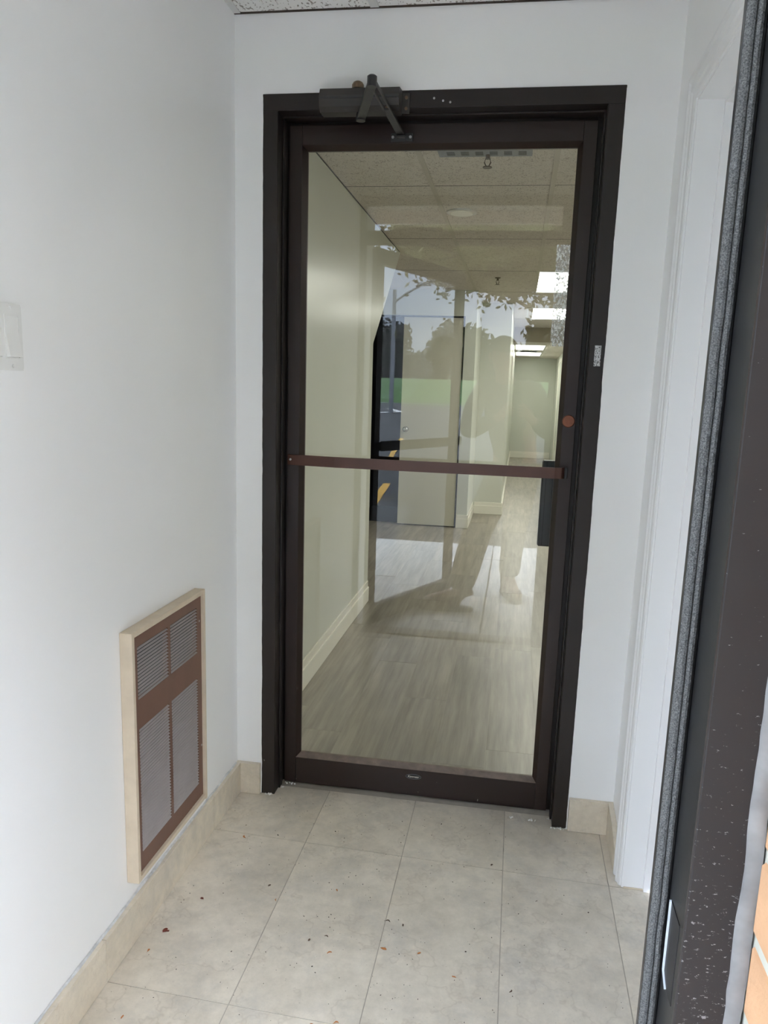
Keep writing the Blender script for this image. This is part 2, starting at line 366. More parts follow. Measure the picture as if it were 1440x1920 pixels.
# brick face over the rest of the front (only seen from outside)
bmf = bmesh.new()
for k in range(39):
    z = .03 + .0755 * k
    for j in range(16):
        xx = -1.6 + .2 * j + (.1 if k % 2 else 0) + .1
        for (a, b) in ((-1.6, -.070), (1.078, 2.6)):
            l, r = max(a, xx - .095), min(b, xx + .095)
            if r - l > .02: add_box(bmf, (l, -1.982, z), (r, -1.95, z + .065))
        if z > 2.34:
            l, r = max(-.07, xx - .095), min(1.078, xx + .095)
            if r - l > .02: add_box(bmf, (l, -1.982, z), (r, -1.95, z + .065))
o = link('brick_facing', finish(bmf, 'brick_facing'), M['brick'], wf); o['kind'] = 'stuff'

# ceiling of the vestibule: lay-in tiles and grid
ce = root('ceiling', (.6, -.8, H), label='fissured lay-in tile ceiling over the vestibule', cat='ceiling', kind='structure')
gx = [-.20, .402, 1.012, 1.62]
gy = [0, -1.215, -2.43]
for i in range(3):
    for j in range(2):
        xa, xb = max(0, gx[i]) + .001, min(WD, gx[i + 1]) - .001
        ya, yb = gy[j] - .001, max(gy[j + 1], YO) + .001
        box('ceiling_tile', (xa, yb, H + .001), (xb, ya, H + .016), M['ctile'], ce)
for x in gx[1:3]: box('grid_bar', (x - .012, YO, H - .002), (x + .012, 0, H + .0008), M['tbar'], ce)
box('grid_bar', (0, gy[1] - .012, H - .0025), (WD, gy[1] + .012, H + .0008), M['tbar'], ce)
box('wall_angle_or_line', (0, YO, H - .002), (.019, 0, H + .0009), M['tbar'], ce)
box('wall_angle_or_line', (0, -.006, H - .0022), (WD, 0, H + .0009), M['grit'], ce)  # thin dark strip draws the line where ceiling meets back wall
box('roof_deck', (-.12, -1.98, 2.6), (WD + .16, .12, 2.66), M['wall'], ce)

# baseboards of cut marble tile
bl = root('baseboard_left', (0, -.8, 0), label='marble tile baseboard along the left wall', cat='baseboard', kind='structure')
T = .0157; HB = .1076
for ya, yb in ((0, -.241), (-.243, -.870), (-.872, -1.50), (-1.502, YO)):
    box('base_tile', (0.0005, yb, 0.0005), (T, ya, HB), M['tile_base'], bl, .0008)
# ragged strip of paint and caulk along its top edge
bm = bmesh.new(); prev = None
for k in range(161):
    y = -.02 - k * .0095; h = .003 + .006 * max(0, mn.noise(Vector((y * 14, 3, 0)))) + .002 * mn.noise(Vector((y * 80, 9, 0)))
    d = .005 + .004 * mn.noise(Vector((y * 9, 1, 5)))
    ring = [bm.verts.new((0.0008, y, HB + h)), bm.verts.new((0.0008 + max(.003, d), y, HB + .0008)), bm.verts.new((.0008, y, HB - .0005))]
    if prev:
        for i in range(2): bm.faces.new((prev[i], prev[i + 1], ring[i + 1], ring[i]))
    prev = ring
link('caulk_line', finish(bm, 'caulk_line'), M['caulk_white'], bl)
bb = root('baseboard_back', (.6, 0, 0), label='short marble baseboard pieces either side of the door frame', cat='baseboard', kind='structure')
box('base_tile', (T, -T, .0005), (X0 - .002, -.0005, HB), M['tile_base'], bb, .0008)
box('base_tile', (X1 + .003, -T, .0005), (WD - T, -.0005, HB), M['tile_base'], bb, .0008)
br = root('baseboard_right', (WD, -.1, 0), label='short marble baseboard between corner and white casing', cat='baseboard', kind='structure')
prism('base_tile', [(WD - .0005, -.0005, .0005), (WD - .0005, -.199, .0005), (WD - .0005, -.199, .060), (WD - .0005, -.10, HB - .012), (WD - .0005, -.0005, HB)], (-T + .0005, 0, 0), M['tile_base'], br)

# white casing and jamb of the side doorway
tr = root('trim_1', (WD, -.67, 0), label='white profiled casing and jamb of the side doorway on the right', cat='door casing', kind='structure')
prof = [(0, 0), (.011, 0), (.0165, .006), (.0165, .014), (.0115, .020), (.0105, .034), (.0150, .040), (.0150, .046), (.0115, .050), (.0095, .060), (.0065, .0645), (0, .0645)]
# far upright, top, near upright: (x offset from wall, distance from outer edge)
yo_, yn_ = DY0 + .0645, DY1 - .0645
zo_ = DZ + .0645
def swept(ptsf):
    bm = bmesh.new(); rings = []
    for f in ptsf: rings.append([bm.verts.new(f(d, s)) for (d, s) in prof])
    n = len(prof)
    for a, b in zip(rings, rings[1:]):
        for k in range(n): bm.faces.new((a[k], a[(k + 1) % n], b[(k + 1) % n], b[k]))
    bm.faces.new(rings[0]); bm.faces.new(rings[-1]); return bm
me = finish(swept([lambda d, s: (WD - d, yo_ - s, .001), lambda d, s: (WD - d, yo_ - s, zo_ - s)]), 'casing_upright'); link('casing_upright', me, M['trim_white'], tr)
me = finish(swept([lambda d, s: (WD - d, yo_ - s, zo_ - s), lambda d, s: (WD - d, yn_ + s, zo_ - s)]), 'casing_head'); link('casing_head', me, M['trim_white'], tr)
me = finish(swept([lambda d, s: (WD - d, yn_ + s, zo_ - s), lambda d, s: (WD - d, yn_ + s, .001)]), 'casing_upright'); link('casing_upright', me, M['trim_white'], tr)
JX = WD + .14
box('jamb', (WD - .002, DY0 - .006, .001), (JX, DY0, DZ), M['trim_white'], tr)
box('jamb', (WD - .002, DY1, .001), (JX, DY1 + .006, DZ), M['trim_white'], tr)
box('jamb_head', (WD - .002, DY1 + .006, DZ - .006), (JX, DY0 - .006, DZ), M['trim_white'], tr)
box('door_stop', (1.281, DY0 - .017, .001), (1.300, DY0 - .006, DZ - .006), M['trim_white'], tr)
box('door_stop', (1.281, DY1 + .006, .001), (1.300, DY1 + .017, DZ - .006), M['trim_white'], tr)
box('door_stop', (1.281, DY1 + .017, DZ - .017), (1.300, DY0 - .017, DZ - .006), M['trim_white'], tr)
box('glue_line', (WD + .004, DY0 - .009, 0.0), (JX - .02, DY0 - .0062, .004), M['mdf'], tr)
d3 = root('door_3', (1.32, DY0 - .01, 0), label='closed white door inside the right side doorway', cat='door', kind='structure')
box('slab', (1.301, DY1 + .008, .006), (1.339, DY0 - .008, DZ - .009), M['trim_white'], d3)
tube('knob', [(1.301, DY1 + .07, .95), (1.285, DY1 + .07, .95), (1.275, DY1 + .07, .95), (1.262, DY1 + .07, .95), (1.255, DY1 + .07, .95)], [.011, .011, .025, .027, .012], M['chrome'], d3, 16, smooth=True)

# ================================================================ INNER DOOR FRAME
t2 = root('trim_2', (.586, 0, 0), label='dark bronze metal frame around the inner glass door', cat='door frame', kind='structure')
YF = -.004; FWD = .045; LX0_ = .1387
box('frame_upright', (X0, YF, .0005), (X0 + FWD, .135, ZT - FWD), M['frame'], t2, .0012)
box('frame_upright', (X1 - FWD, YF, .0005), (X1, .135, ZT - FWD), M['frame'], t2, .0012)
box('frame_head', (X0, YF, ZT - FWD), (X1, .135, ZT), M['frame'], t2, .0012)
# grooved stops in the returns
for xa, s in ((X0 + FWD, 1), (X1 - FWD, -1)):
    box('frame_stop', (xa, .040, .0005), (xa + s * .0055, .068, ZT - FWD), M['frame'], t2, .001)
box('frame_stop', (X0 + FWD, .040, ZT - FWD - .0055), (X1 - FWD, .068, ZT - FWD), M['frame'], t2, .001)
box('rear_stop', (X1 - FWD - .0148, .100, .0005), (X1 - FWD, .134, ZT - FWD), M['frame'], t2)
box('rear_stop', (X0 + FWD, .100, .0005), (LX0_ - .0003, .134, ZT - FWD), M['frame'], t2)
box('rear_stop', (LX0_, .100, 2.1015), (X1 - FWD - .0150, .134, ZT - FWD), M['frame'], t2)
# ragged white paint line at the frame's edge on the wall
bm = bmesh.new()
for (xe, sg, ph) in ((X0, -1, 1), (X1, 1, 7)):
    prev = None
    for k in range(200):
        z = .002 + k * .0108; w = .0008 + .0025 * max(0, mn.noise(Vector((z * 6, ph, 0)))) + .0008 * mn.noise(Vector((z * 40, ph, 2)))
        a = bm.verts.new((xe - sg * max(.0003, w), YF - .0004, z)); b = bm.verts.new((xe + sg * .0015, YF - .0002, z))
        c = bm.verts.new((xe + sg * .0016, .0002, z))
        if prev:
            bm.faces.new((prev[0], prev[1], b, a)); bm.faces.new((prev[1], prev[2], c, b))
        prev = (a, b, c)
link('paint_edge', finish(bm, 'paint_edge'), M['wall'], t2)
o = box('foil_patch', (1.058, YF - .0012, 1.430), (1.0755, YF - .0004, 1.487), M['silver'], t2); o['label'] = 'scuffed silver tape residue'
for (px, pz) in ((.575, 2.137), (.60, 2.13), (.62, 2.126)):
    tube('screw', [(px, YF, pz), (px, YF - .0015, pz)], .003, M['steel'], t2, 8)
# plaster bits where the frame meets the floor
def blobs(name, spots, mat, parent, r=.004):
    bm = bmesh.new()
    for (x, y) in spots:
        for _ in range(5):
            s = r * random.uniform(.4, 1.0); m4 = Matrix.Translation((x + random.uniform(-r, r) * 2, y + random.uniform(-r, r), s * .4)) @ Matrix.Rotation(random.uniform(0, 3), 4, (1, .4, .2))
            bmesh.ops.create_cube(bm, size=s, matrix=m4)
    return link(name, finish(bm, name), mat, parent)
o = blobs('plaster_crumbs', [(.13 + .01, .05), (X0 + .02, -.008), (X0 + .034, -.008), (.150, .078), (1.035, .045), (1.05, -.009), (1.065, -.008), (1.08, -.008), (.168, .078)], M['plaster'], t2, .005); o['kind'] = 'stuff'

# ================================================================ INNER GLASS DOOR
YL = .081; YG = .103
LX0, LX1, LZ0, LZ1 = .1387, 1.0272, .006, 2.101
GX0, GX1, GZ0, GZ1 = .1903, .9767, .1107, 2.0354
d1 = root('door_1', (.583, YL, 0), label='closed glass door with dark bronze rails and a brown push bar', cat='glass door', kind='structure')
B = .0125    # bevel width
box('stile', (LX0, YL, LZ0), (GX0 - B, YL + .044, LZ1), M['leaf'], d1, .0008)
box('stile', (GX1 + B, YL, LZ0), (LX1, YL + .044, LZ1), M['leaf'], d1, .0008)
box('top_rail', (GX0 - B + .0005, YL + .0003, GZ1 + B), (GX1 + B - .0005, YL + .044, LZ1), M['leaf'], d1, .0008)
box('bottom_rail', (GX0 - B + .0005, YL + .0003, LZ0), (GX1 + B - .0005, YL + .044, GZ0 - B), M['leaf'], d1, .0008)
def stopbead(name, p, q, a, b, mat):
    """wedge from face line p-q (at YL) to glass line a-b (at YG)"""
    bm = bmesh.new(); vs = [bm.verts.new(v) for v in (p, q, b, a)]
    p2, q2 = Vector(p) + Vector((0, .030, 0)), Vector(q) + Vector((0, .030, 0)); a2, b2 = Vector(a) + Vector((0, .008, 0)), Vector(b) + Vector((0, .008, 0))
    w = [bm.verts.new(v) for v in (p2, q2, b2, a2)]
    bm.faces.new(vs); bm.faces.new(w[::-1])
    for i in range(4): bm.faces.new((vs[i], w[i], w[(i + 1) % 4], vs[(i + 1) % 4]))
    return link(name, finish(bm, name), mat, d1)
YS = YL + .0015
stopbead('glazing_stop', (GX0 - B, YS, GZ0 - B), (GX0 - B, YS, GZ1 + B), (GX0, YG - .0005, GZ0), (GX0, YG - .0005, GZ1), M['leaf'])
stopbead('glazing_stop', (GX1 + B, YS, GZ0 - B), (GX1 + B, YS, GZ1 + B), (GX1, YG - .0005, GZ0), (GX1, YG - .0005, GZ1), M['leaf'])
stopbead('glazing_stop', (GX0 - B, YS, GZ1 + B), (GX1 + B, YS, GZ1 + B), (GX0, YG - .0005, GZ1), (GX1, YG - .0005, GZ1), M['leaf'])
o = stopbead('glazing_stop', (GX0 - B, YS, GZ0 - B), (GX1 + B, YS, GZ0 - B), (GX0, YG - .0005, GZ0), (GX1, YG - .0005, GZ0), M['stop_dusty']); o['label'] = 'dusty brown lower glazing stop'
gl = box('glass_pane', (GX0 - .004, YG, GZ0 - .004), (GX1 + .004, YG + .006, GZ1 + .004), M['glass'], d1)
o = box('tape_residue', (.938, YG - .0006, 1.488), (.9765, YG - .0003, 1.775), M['residue'], gl)
# push bar
pbm = bmesh.new()
ptsb = [(.1425, YL - .006), (.150, YL - .0075), (.30, YL - .028), (.60, YL - .032), (.90, YL - .032), (.975, YL - .031), (.996, YL - .026), (1.004, YL - .014), (1.006, YL)]
prev = None; zc, hw, th = 1.117, .0165, .006
for i, (x, y) in enumerate(ptsb):
    a = Vector(ptsb[max(i - 1, 0)]); b = Vector(ptsb[min(i + 1, len(ptsb) - 1)]); t = (b - a).normalized(); n = Vector((t.y, -t.x))
    zz = zc
    ring = [pbm.verts.new((x + n.x * s, y + n.y * s, zz + h)) for s, h in ((0, -hw), (0, hw), (-th, hw), (-th, -hw))]
    if prev:
        for k in range(4): pbm.faces.new((prev[k], prev[(k + 1) % 4], ring[(k + 1) % 4], ring[k]))
    else: pbm.faces.new(ring)
    prev = ring
pbm.faces.new(prev[::-1])
pb = link('push_bar', finish(pbm, 'push_bar'), M['bar'], d1)
o = box('end_bracket', (1.0045, YL - .022, 1.101), (1.0125, YL + .001, 1.134), M['black'], pb, .001)
tube('screw', [(.152, YL - .007, 1.118), (.152, YL - .0105, 1.118), (.152, YL - .0115, 1.118)], [.0038, .0038, .002], M['steel'], pb, 10)
# lock cylinder
lc = tube('lock_cylinder', [(1.006, YL, 1.271), (1.006, YL - .004, 1.271), (1.006, YL - .006, 1.271)], [.0185, .0185, .0165], M['copper'], d1, 28)
tube('cylinder_plug', [(1.006, YL - .0055, 1.271), (1.006, YL - .0066, 1.271)], .009, M['copper'], lc, 20)
# lock case on the far face, seen through the glass
lk = box('lock_case', (.941, YL + .0445, .878), (1.018, YL + .085, 1.147), M['case'], d1, .004)
box('case_rib', (.953, YL + .0432, .882), (.9555, YL + .0446, 1.143), M['rubber'], lk)
# hinge pivots
for z in (.02, 2.085):
    tube('pivot', [(LX0 + .012, YL + .022, z - .012), (LX0 + .012, YL + .022, z + .014)], .009, M['closer_arm'], d1, 12)
# badge on the bottom rail
bd = bmesh.new(); n = 28
bcx, bcz = .586, .0745
ring = [(bcx + math.cos(2 * PI * k / n) * .0255, YL - .0007, bcz + math.sin(2 * PI * k / n) * .0085) for k in range(n)]
add_prism(bd, ring, (0, .0012, 0)); badge = link('badge', finish(bd, 'badge'), M['black'], d1); badge['label'] = 'small black oval maker badge'
rb = bmesh.new()
for k in range(n):
    a, b = ring[k], ring[(k + 1) % n]
    add_tube(rb, [(a[0], YL - .0008, a[2]), (b[0], YL - .0008, b[2])], .0005, 4, False)
link('rim', finish(rb, 'rim'), M['vent_metal'], badge)
cu = bpy.data.curves.new('lettering', 'FONT'); cu.body = 'Kawneer'; cu.size = .0105; cu.extrude = .0002; cu.align_x = 'CENTER'; cu.align_y = 'CENTER'; cu.offset = .0001; cu.shear = .2
tmp = bpy.data.objects.new('tmp_text', cu); COL.objects.link(tmp); bpy.context.view_layer.update()
me = bpy.data.meshes.new_from_object(tmp.evaluated_get(bpy.context.evaluated_depsgraph_get())); bpy.data.objects.remove(tmp)
me.materials.clear(); me.transform(Matrix.Translation((bcx, YL - .0012, bcz)) @ Matrix.Rotation(PI / 2, 4, 'X'))
link('lettering', me, plain('badge_lettering', (.75, .72, .66), .4), badge)
o = blobs('paint_chips', [(1.0, .0), (1.012, .0), (.95, .0)], M['plaster'], d1, .005)
o.data.transform(Matrix.Translation((-.03, -.004, .016))); o['kind'] = 'stuff'

# ================================================================ DOOR CLOSER ON THE HEAD OF THE FRAME
dc = root('door_closer', (.375, YF, 2.093), label='grey brown door closer on the head of the inner glass door frame', cat='door closer')
c0, c1 = .2635, .486
prism('closer_body', [(c0, -.004, 2.094), (c0, -.044, 2.094), (c0, -.058, 2.104), (c0, -.060, 2.128), (c0, -.060, 2.132), (c0, -.050, 2.152), (c0, -.012, 2.157), (c0, -.004, 2.157)], (c1 - c0, 0, 0), M['closer'], dc)
box('body_ridge', (c0 + .002, -.0615, 2.124), (c1 - .002, -.0595, 2.129), M['closer_arm'], dc)
mp_ = box('mounting_plate', (c0 - .006, -.0095, 2.098), (c1 + .022, -.0045, 2.150), M['closer'], dc, .001)
for x, z in ((c1 + .013, 2.138), (c1 + .013, 2.110), (c0 - .002, 2.112)):
    tube('screw', [(x, -.009, z), (x, -.013, z)], .0045, M['brass'], mp_, 8)
tube('pinion_cap', [(.366, -.030, 2.156), (.366, -.030, 2.166), (.366, -.030, 2.172), (.366, -.030, 2.175)], [.0165, .0165, .013, .008], M['brass'], dc, 18)
tube('spindle', [(.376, -.030, 2.095), (.376, -.030, 2.074)], .013, M['closer_arm'], dc, 14)
# elbow chosen so that the arm and forearm fold towards the vestibule
EL = Vector((.446, -.235, 2.098))
bar('main_arm', (.376, -.030, 2.080), EL + Vector((0, 0, -.004)), .024, .007, M['closer_arm'], dc, bev=.0012)
tube('elbow_joint', [EL + Vector((0, 0, -.012)), EL + Vector((0, 0, .012)), EL + Vector((0, 0, .015))], [.0125, .0125, .009], M['closer_arm'], dc, 16)
FT = Vector((.474, .066, 2.068))
fv = (FT - EL)
def on(t, s=0.0):
    d = fv.normalized(); side = d.cross(Vector((0, 0, 1))).normalized(); return EL + fv * t + side * s
bar('forearm_rail', on(.02, .0085), on(.55, .0085), .005, .007, M['closer_arm'], dc, bev=.0008)
bar('forearm_rail', on(.02, -.0085), on(.55, -.0085), .005, .007, M['closer_arm'], dc, bev=.0008)
bar('forearm_rod', on(.48), on(1.0), .0215, .006, M['closer_arm'], dc, bev=.001)
tube('adjusting_screw', [on(.50) + Vector((0, 0, .002)), on(.50) + Vector((0, 0, .008))], .006, M['brass'], dc, 10)
ft = boxes('foot_bracket', [((.444, YL - .006, 2.052), (.508, YL - .0005, 2.074)), ((.462, YL - .024, 2.058), (.488, YL - .005, 2.064))], M['closer_arm'], dc, .001)
for x in (.450, .501): tube('screw', [(x, YL - .006, 2.063), (x, YL - .009, 2.063)], .004, M['steel'], ft, 8)

# ================================================================ WALL HEATER / LOUVRED GRILLE
vg = root('wall_grille', (.015, -.537, .162), label='brown louvred wall heater grille in a raw beige wood casing on the left wall', cat='wall grille')
VY0, VY1, VZ0, VZ1, VX = -.329, -.744, .162, .787, .0311
cw = .012
box('casing_side', (.0005, VY1, VZ0), (VX, VY1 + cw, VZ1), M['mdf'], vg, .0008)
box('casing_side', (.0005, VY0 - cw * .8, VZ0 - .004), (VX, VY0, VZ1), M['mdf'], vg, .0008)
box('casing_top', (.0005, VY1 + cw + .0003, VZ1 - .013), (VX - .0004, VY0 - cw * .8 - .0003, VZ1), M['mdf'], vg, .0008)
box('casing_bottom', (.0005, VY1 + cw + .0003, VZ0), (VX - .0004, VY0 - cw * .8 - .0003, VZ0 + .012), M['mdf'], vg, .0008)
PX = .022; py0, py1 = VY1 + cw + .0005, VY0 - cw * .8 - .0005; pz0, pz1 = VZ0 + .0125, VZ1 - .0135
cols = [(-.705, -.546), (-.531, -.368)]; rows_ = [(.221, .539), (.612, .742)]
# pressed panel: stiles and rails as one plate with four openings
parts_ = [((.008, py0, pz0), (PX, cols[0][0], pz1)), ((.008, cols[0][1], pz0), (PX, cols[1][0], pz1)), ((.008, cols[1][1], pz0), (PX, py1, pz1))]
for (ya, yb) in cols:
    for (za, zb) in ((pz0, rows_[0][0]), (rows_[0][1], rows_[1][0]), (rows_[1][1], pz1)):
        parts_.append(((.008, ya, za), (PX, yb, zb)))
boxes('face_panel', parts_, M['brown_panel'], vg)
box('dark_backing', (.001, py0, pz0), (.0075, py1, pz1), M['closet_shade'], vg)
for ci, (ya, yb) in enumerate(cols):
    for (za, zb) in rows_:
        n = int(round((zb - za) / .0084)); st = (zb - za) / n
        bm = bmesh.new()
        y0, y1 = ya + .0003, yb - .0003
        prof_s = [(.0190, st * .14), (PX + .0010, -st * .14), (PX + .0010, -st * .14 - .0011), (.0190, st * .14 - .0011)]
        add_prism(bm, [(x, y0, z) for x, z in prof_s], (0, y1 - y0, 0)); me = finish(bm, 'louver_slat'); me.materials.append(M['louver'])
        me.transform(Matrix.Translation((-.015, .537, -.162)))
        for k in range(n):
            o = bpy.data.objects.new('louver_slat', me); COL.objects.link(o); o.parent = vg; o.location = (0, 0, za + st * (k + .5))
for (y, z) in ((-.352, .70), (-.347, .33)):
    tube('screw', [(PX, y, z), (PX + .0015, y, z)], .003, M['steel'], vg, 8)
# bare chipped spot in the wall under the grille
o = box('chipped_plaster', (.0002, -.385, .124), (.0012, -.355, .134), M['grit'], wl)

# ================================================================ LIGHT SWITCH
sw = root('light_switch', (.003, -1.105, 1.357), label='white two gang rocker light switch at the left picture edge', cat='light switch')
sy1, sy0, sz0, sz1 = -1.0425, -1.1595, 1.3565, 1.4665
bm = bmesh.new(); add_box(bm, (.0003, sy0, sz0), (.0085, sy1, sz1))
bmesh.ops.bevel(bm, geom=[e for e in bm.edges if all(v.co.x > .005 for v in e.verts)], offset=.0032, segments=2, affect='EDGES')
pl = link('wall_plate', finish(bm, 'wall_plate'), M['plate'], sw)
for yc in (-1.0745, -1.1205):
    ra, rb_ = yc - .0165, yc + .0165
    za, zb = 1.378, 1.4455
    boxes('rocker_surround', [((.0083, ra - .0015, za - .0015), (.0102, ra - .0002, zb + .0015)), ((.0083, rb_ + .0002, za - .0015), (.0102, rb_ + .0015, zb + .0015)), ((.0083, ra, zb + .0002), (.0102, rb_, zb + .0015)), ((.0083, ra, za - .0015), (.0102, rb_, za - .0002))], M['plate'], sw)
    zm = (za + zb) / 2
    prism('rocker', [(.0078, ra, za + .0004), (.0162, ra, za + .0008), (.0100, ra, zm + .006), (.0092, ra, zb - .0008), (.0078, ra, zb - .0004)], (0, rb_ - ra, 0), M['plate'], sw)
    for zs in (1.3635, 1.4600):
        tube('screw', [(.0083, yc, zs), (.0097, yc, zs), (.0101, yc, zs)], [.003, .003, .0018], M['plate'], sw, 12)

# ================================================================ STREET DOOR FRAME
t3 = root('trim_3', (.52, -1.63, 0), label='black metal street door frame with fuzzy grey weatherstrip', cat='door frame', kind='structure')
JL, JR = .030, 1.005                          # inner edges of the stops
FZ = 2.088
# right side: tube behind, projecting stop, rabbet and street face
box('frame_upright', (1.0195, -1.677, .001), (1.060, YO, 2.315), M['oframe'], t3, .0008)
box('rabbet_face', (1.0182, -1.6765, .002), (1.0195, -1.6225, FZ), M['oframe_side'], t3)
box('stop', (JR - .0016, -1.618, .002), (1.0195, -1.6085, FZ), M['oframe_side'], t3, .001)
box('frame_upright', (-.045, -1.677, .001), (JL - .0145, YO, 2.315), M['oframe'], t3, .0008)
box('stop', (JL - .0145, -1.618, .002), (JL, -1.6085, FZ), M['oframe_side'], t3, .001)
box('header', (JL - .0145, -1.677, FZ), (1.0195, YO, 2.145), M['oframe'], t3, .0008)
box('frame_head', (JL - .0145, -1.677, 2.285), (1.0195, YO, 2.315), M['oframe'], t3, .0008)
box('threshold', (-.01, -1.69, 0.0), (1.0195, -1.575, .008), M['stop_dusty'], t3, .003)
# pile weatherstrip: two fuzzy ribs with a crease
def pile(xa, xb, yf, z0, z1, n=900):
    bm = bmesh.new(); xs = [0, .10, .28, .46, .52, .58, .74, .9, 1.0]; hs = [0, .0030, .0042, .0036, .0008, .0034, .0044, .0034, 0]
    prev = None
    for k in range(n):
        z = z0 + (z1 - z0) * k / (n - 1); row = []
        wob = .0007 * mn.noise(Vector((z * 25, 1, 1)))
        for u, h in zip(xs, hs):
            nn = mn.noise(Vector((u * 9, z * 320, 3))) * .0009 if 0 < u < 1 else mn.noise(Vector((u * 5, z * 260, 8))) * .0005
            row.append(bm.verts.new((xa + (xb - xa) * u + wob + (nn if u in (0, 1.0) else 0), yf - max(0.0001, h + nn), z)))
        if prev:
            for i in range(len(xs) - 1): bm.faces.new((prev[i], prev[i + 1], row[i + 1], row[i]))
        prev = row
    return finish(bm, 'pile_weatherstrip')
m, nt_, b_ = _mat('grey_pile'); v_ = _coord(nt_)
nt_.links.new(_ramp(nt_, _noise(nt_, v_, 900, 2), [(.35, (.05, .052, .052)), (.7, (.17, .172, .17))]), b_.inputs['Base Color']); b_.inputs['Roughness'].default_value = 1
_bump(nt_, b_, _noise(nt_, v_, 1200, 2), .6, .001); M['pile'] = m
link('pile_weatherstrip', pile(1.0036, 1.0172, -1.6182, .004, FZ), M['pile'], t3)
link('pile_weatherstrip', pile(JL - .012, JL - .001, -1.6182, .004, FZ, 500), M['pile'], t3)
# strike plate let into the rabbet, bent edge with its glint in the colour
stp = box('strike_plate', (1.0176, -1.6660, .826), (1.0183, -1.6320, .905), M['black'], t3)
stp['label'] = 'strike slot with steel lip coloured as catching light'
bar('plate_lip', (1.0174, -1.6325, .905), (1.0174, -1.6325, .834), .0026, .0024, M['lip'], stp, up=(0, 1, 0))
bar('plate_lip', (1.0174, -1.6325, .834), (1.0174, -1.6460, .826), .0022, .0024, M['lip'], stp, up=(1, 0, 0))
# wavy bead of grey caulk between frame and brick
def caulk(xa, xb, sgn, y, z0, z1, n=420):
    bm = bmesh.new(); prev = None
    for k in range(n):
        z = z0 + (z1 - z0) * k / (n - 1)
        l = xa + .0022 * mn.noise(Vector((z * 16, 5, sgn))) + .0009 * mn.noise(Vector((z * 60, 2, sgn)))
        r = xb + .0016 * mn.noise(Vector((z * 14, 8, sgn))) + .0012 * mn.noise(Vector((z * 90, 4, sgn)))
        b = .0012 * mn.noise(Vector((z * 22, 0, 4)))
        row = [bm.verts.new(p) for p in ((l, y + .001, z), (l + (r - l) * .12, y - .0022 + b, z), (l + (r - l) * .6, y - .0036 + b, z), (r - (r - l) * .1, y - .0045 + b, z), (r + sgn * .0016, y - .004, z))]
        if prev:
            for i in range(4): bm.faces.new((prev[i], prev[i + 1], row[i + 1], row[i]))
        prev = row
    return finish(bm, 'caulk_bead')
link('caulk_bead', caulk(1.0580, 1.0698, 1, -1.6772, .003, 2.33), M['caulk'], t3, smooth=True)
link('caulk_bead', caulk(-.044, -.0598, -1, -1.6772, .003, 2.33), M['caulk'], t3, smooth=True)
w1 = root('window_1', (.52, -1.63, 2.145), label='clear glass transom above the street door opening', cat='window', kind='structure')
box('glass_pane', (JL - .014, -1.635, 2.1455), (1.019, -1.629, 2.2845), M['glass'], w1)
boxes('glazing_bead', [((JL - .014, -1.640, 2.1455), (1.019, -1.6355, 2.155)), ((JL - .014, -1.640, 2.276), (1.019, -1.6355, 2.2845))], M['oframe'], w1)

# ================================================================ STREET DOOR, HELD OPEN (hinged left, opens outward)
HX, HY = .086, -1.672
ANG = math.atan2(-.79, .372)      # direction of the leaf from the hinge
d2 = root('door_2', (HX, HY, 0), ANG, label='open dark glass street door reflected in the inner door glass', cat='glass door', kind='structure')
LW = .935; DT = .044
def lb(name, lo, hi, mat, par=None, bev=.0008): return box(name, lo, hi, mat, par or d2, bev, None, True)
lb('stile', (0, -DT, .012), (.052, 0, 2.078), M['oframe'])
lb('stile', (LW - .052, -DT, .012), (LW, 0, 2.078), M['oframe'])
lb('top_rail', (.0525, -DT, 2.000), (LW - .0525, 0, 2.078), M['oframe'])
lb('bottom_rail', (.0525, -DT, .012), (LW - .0525, 0, .115), M['oframe'])
lb('glass_pane', (.048, -.025, .11), (LW - .048, -.019, 2.005), M['glass'], bev=0)
pb2 = lb('push_bar', (.02, .030, 1.010), (LW - .02, .038, 1.065), M['oframe'])
for x in (.02, LW - .028): box('end_bracket', (x, 0, 1.015), (x + .008, .031, 1.06), M['oframe'], pb2, .0005, None, True)
lb('sweep', (.0, -DT - .004, .006), (LW, -DT, .03), M['vent_metal'])
for z in (.03, 2.06): tube('pivot', [(-.012, -.022, z - .02), (-.012, -.022, z + .02)], .01, M['oframe'], d2, 10, None, True)
for z in (.03, 2.06): lb('pivot_arm', (-.022, -.032, z - .006), (.01, -.012, z + .006), M['oframe'])

# its closer: body on the header, arm out to the leaf
dc2 = root('door_closer', (.31, YO, 2.10), label='brown door closer on the street door header seen in the glass reflection', cat='door closer')
box('closer_body', (.19, YO + .001, 2.100), (.43, YO + .055, 2.150), M['closer'], dc2, .004)
tube('spindle', [(.31, YO + .028, 2.10), (.31, YO + .028, 2.082)], .012, M['closer_arm'], dc2, 12)
E2 = Vector((.475, -1.86, 2.075))
bar('main_arm', (.31, YO + .028, 2.084), E2, .022, .006, M['closer_arm'], dc2)
tube('elbow_joint', [E2 + Vector((0, 0, -.012)), E2 + Vector((0, 0, .012))], .012, M['closer_arm'], dc2, 12)
dirv = Vector((math.cos(ANG), math.sin(ANG), 0)); ft2 = Vector((HX, HY, 0)) + dirv * .42 + Vector((-dirv.y, dirv.x, 0)) * .010 + Vector((0, 0, 2.062))
bar('forearm', E2 + Vector((0, 0, -.008)), ft2, .018, .006, M['closer_arm'], dc2)

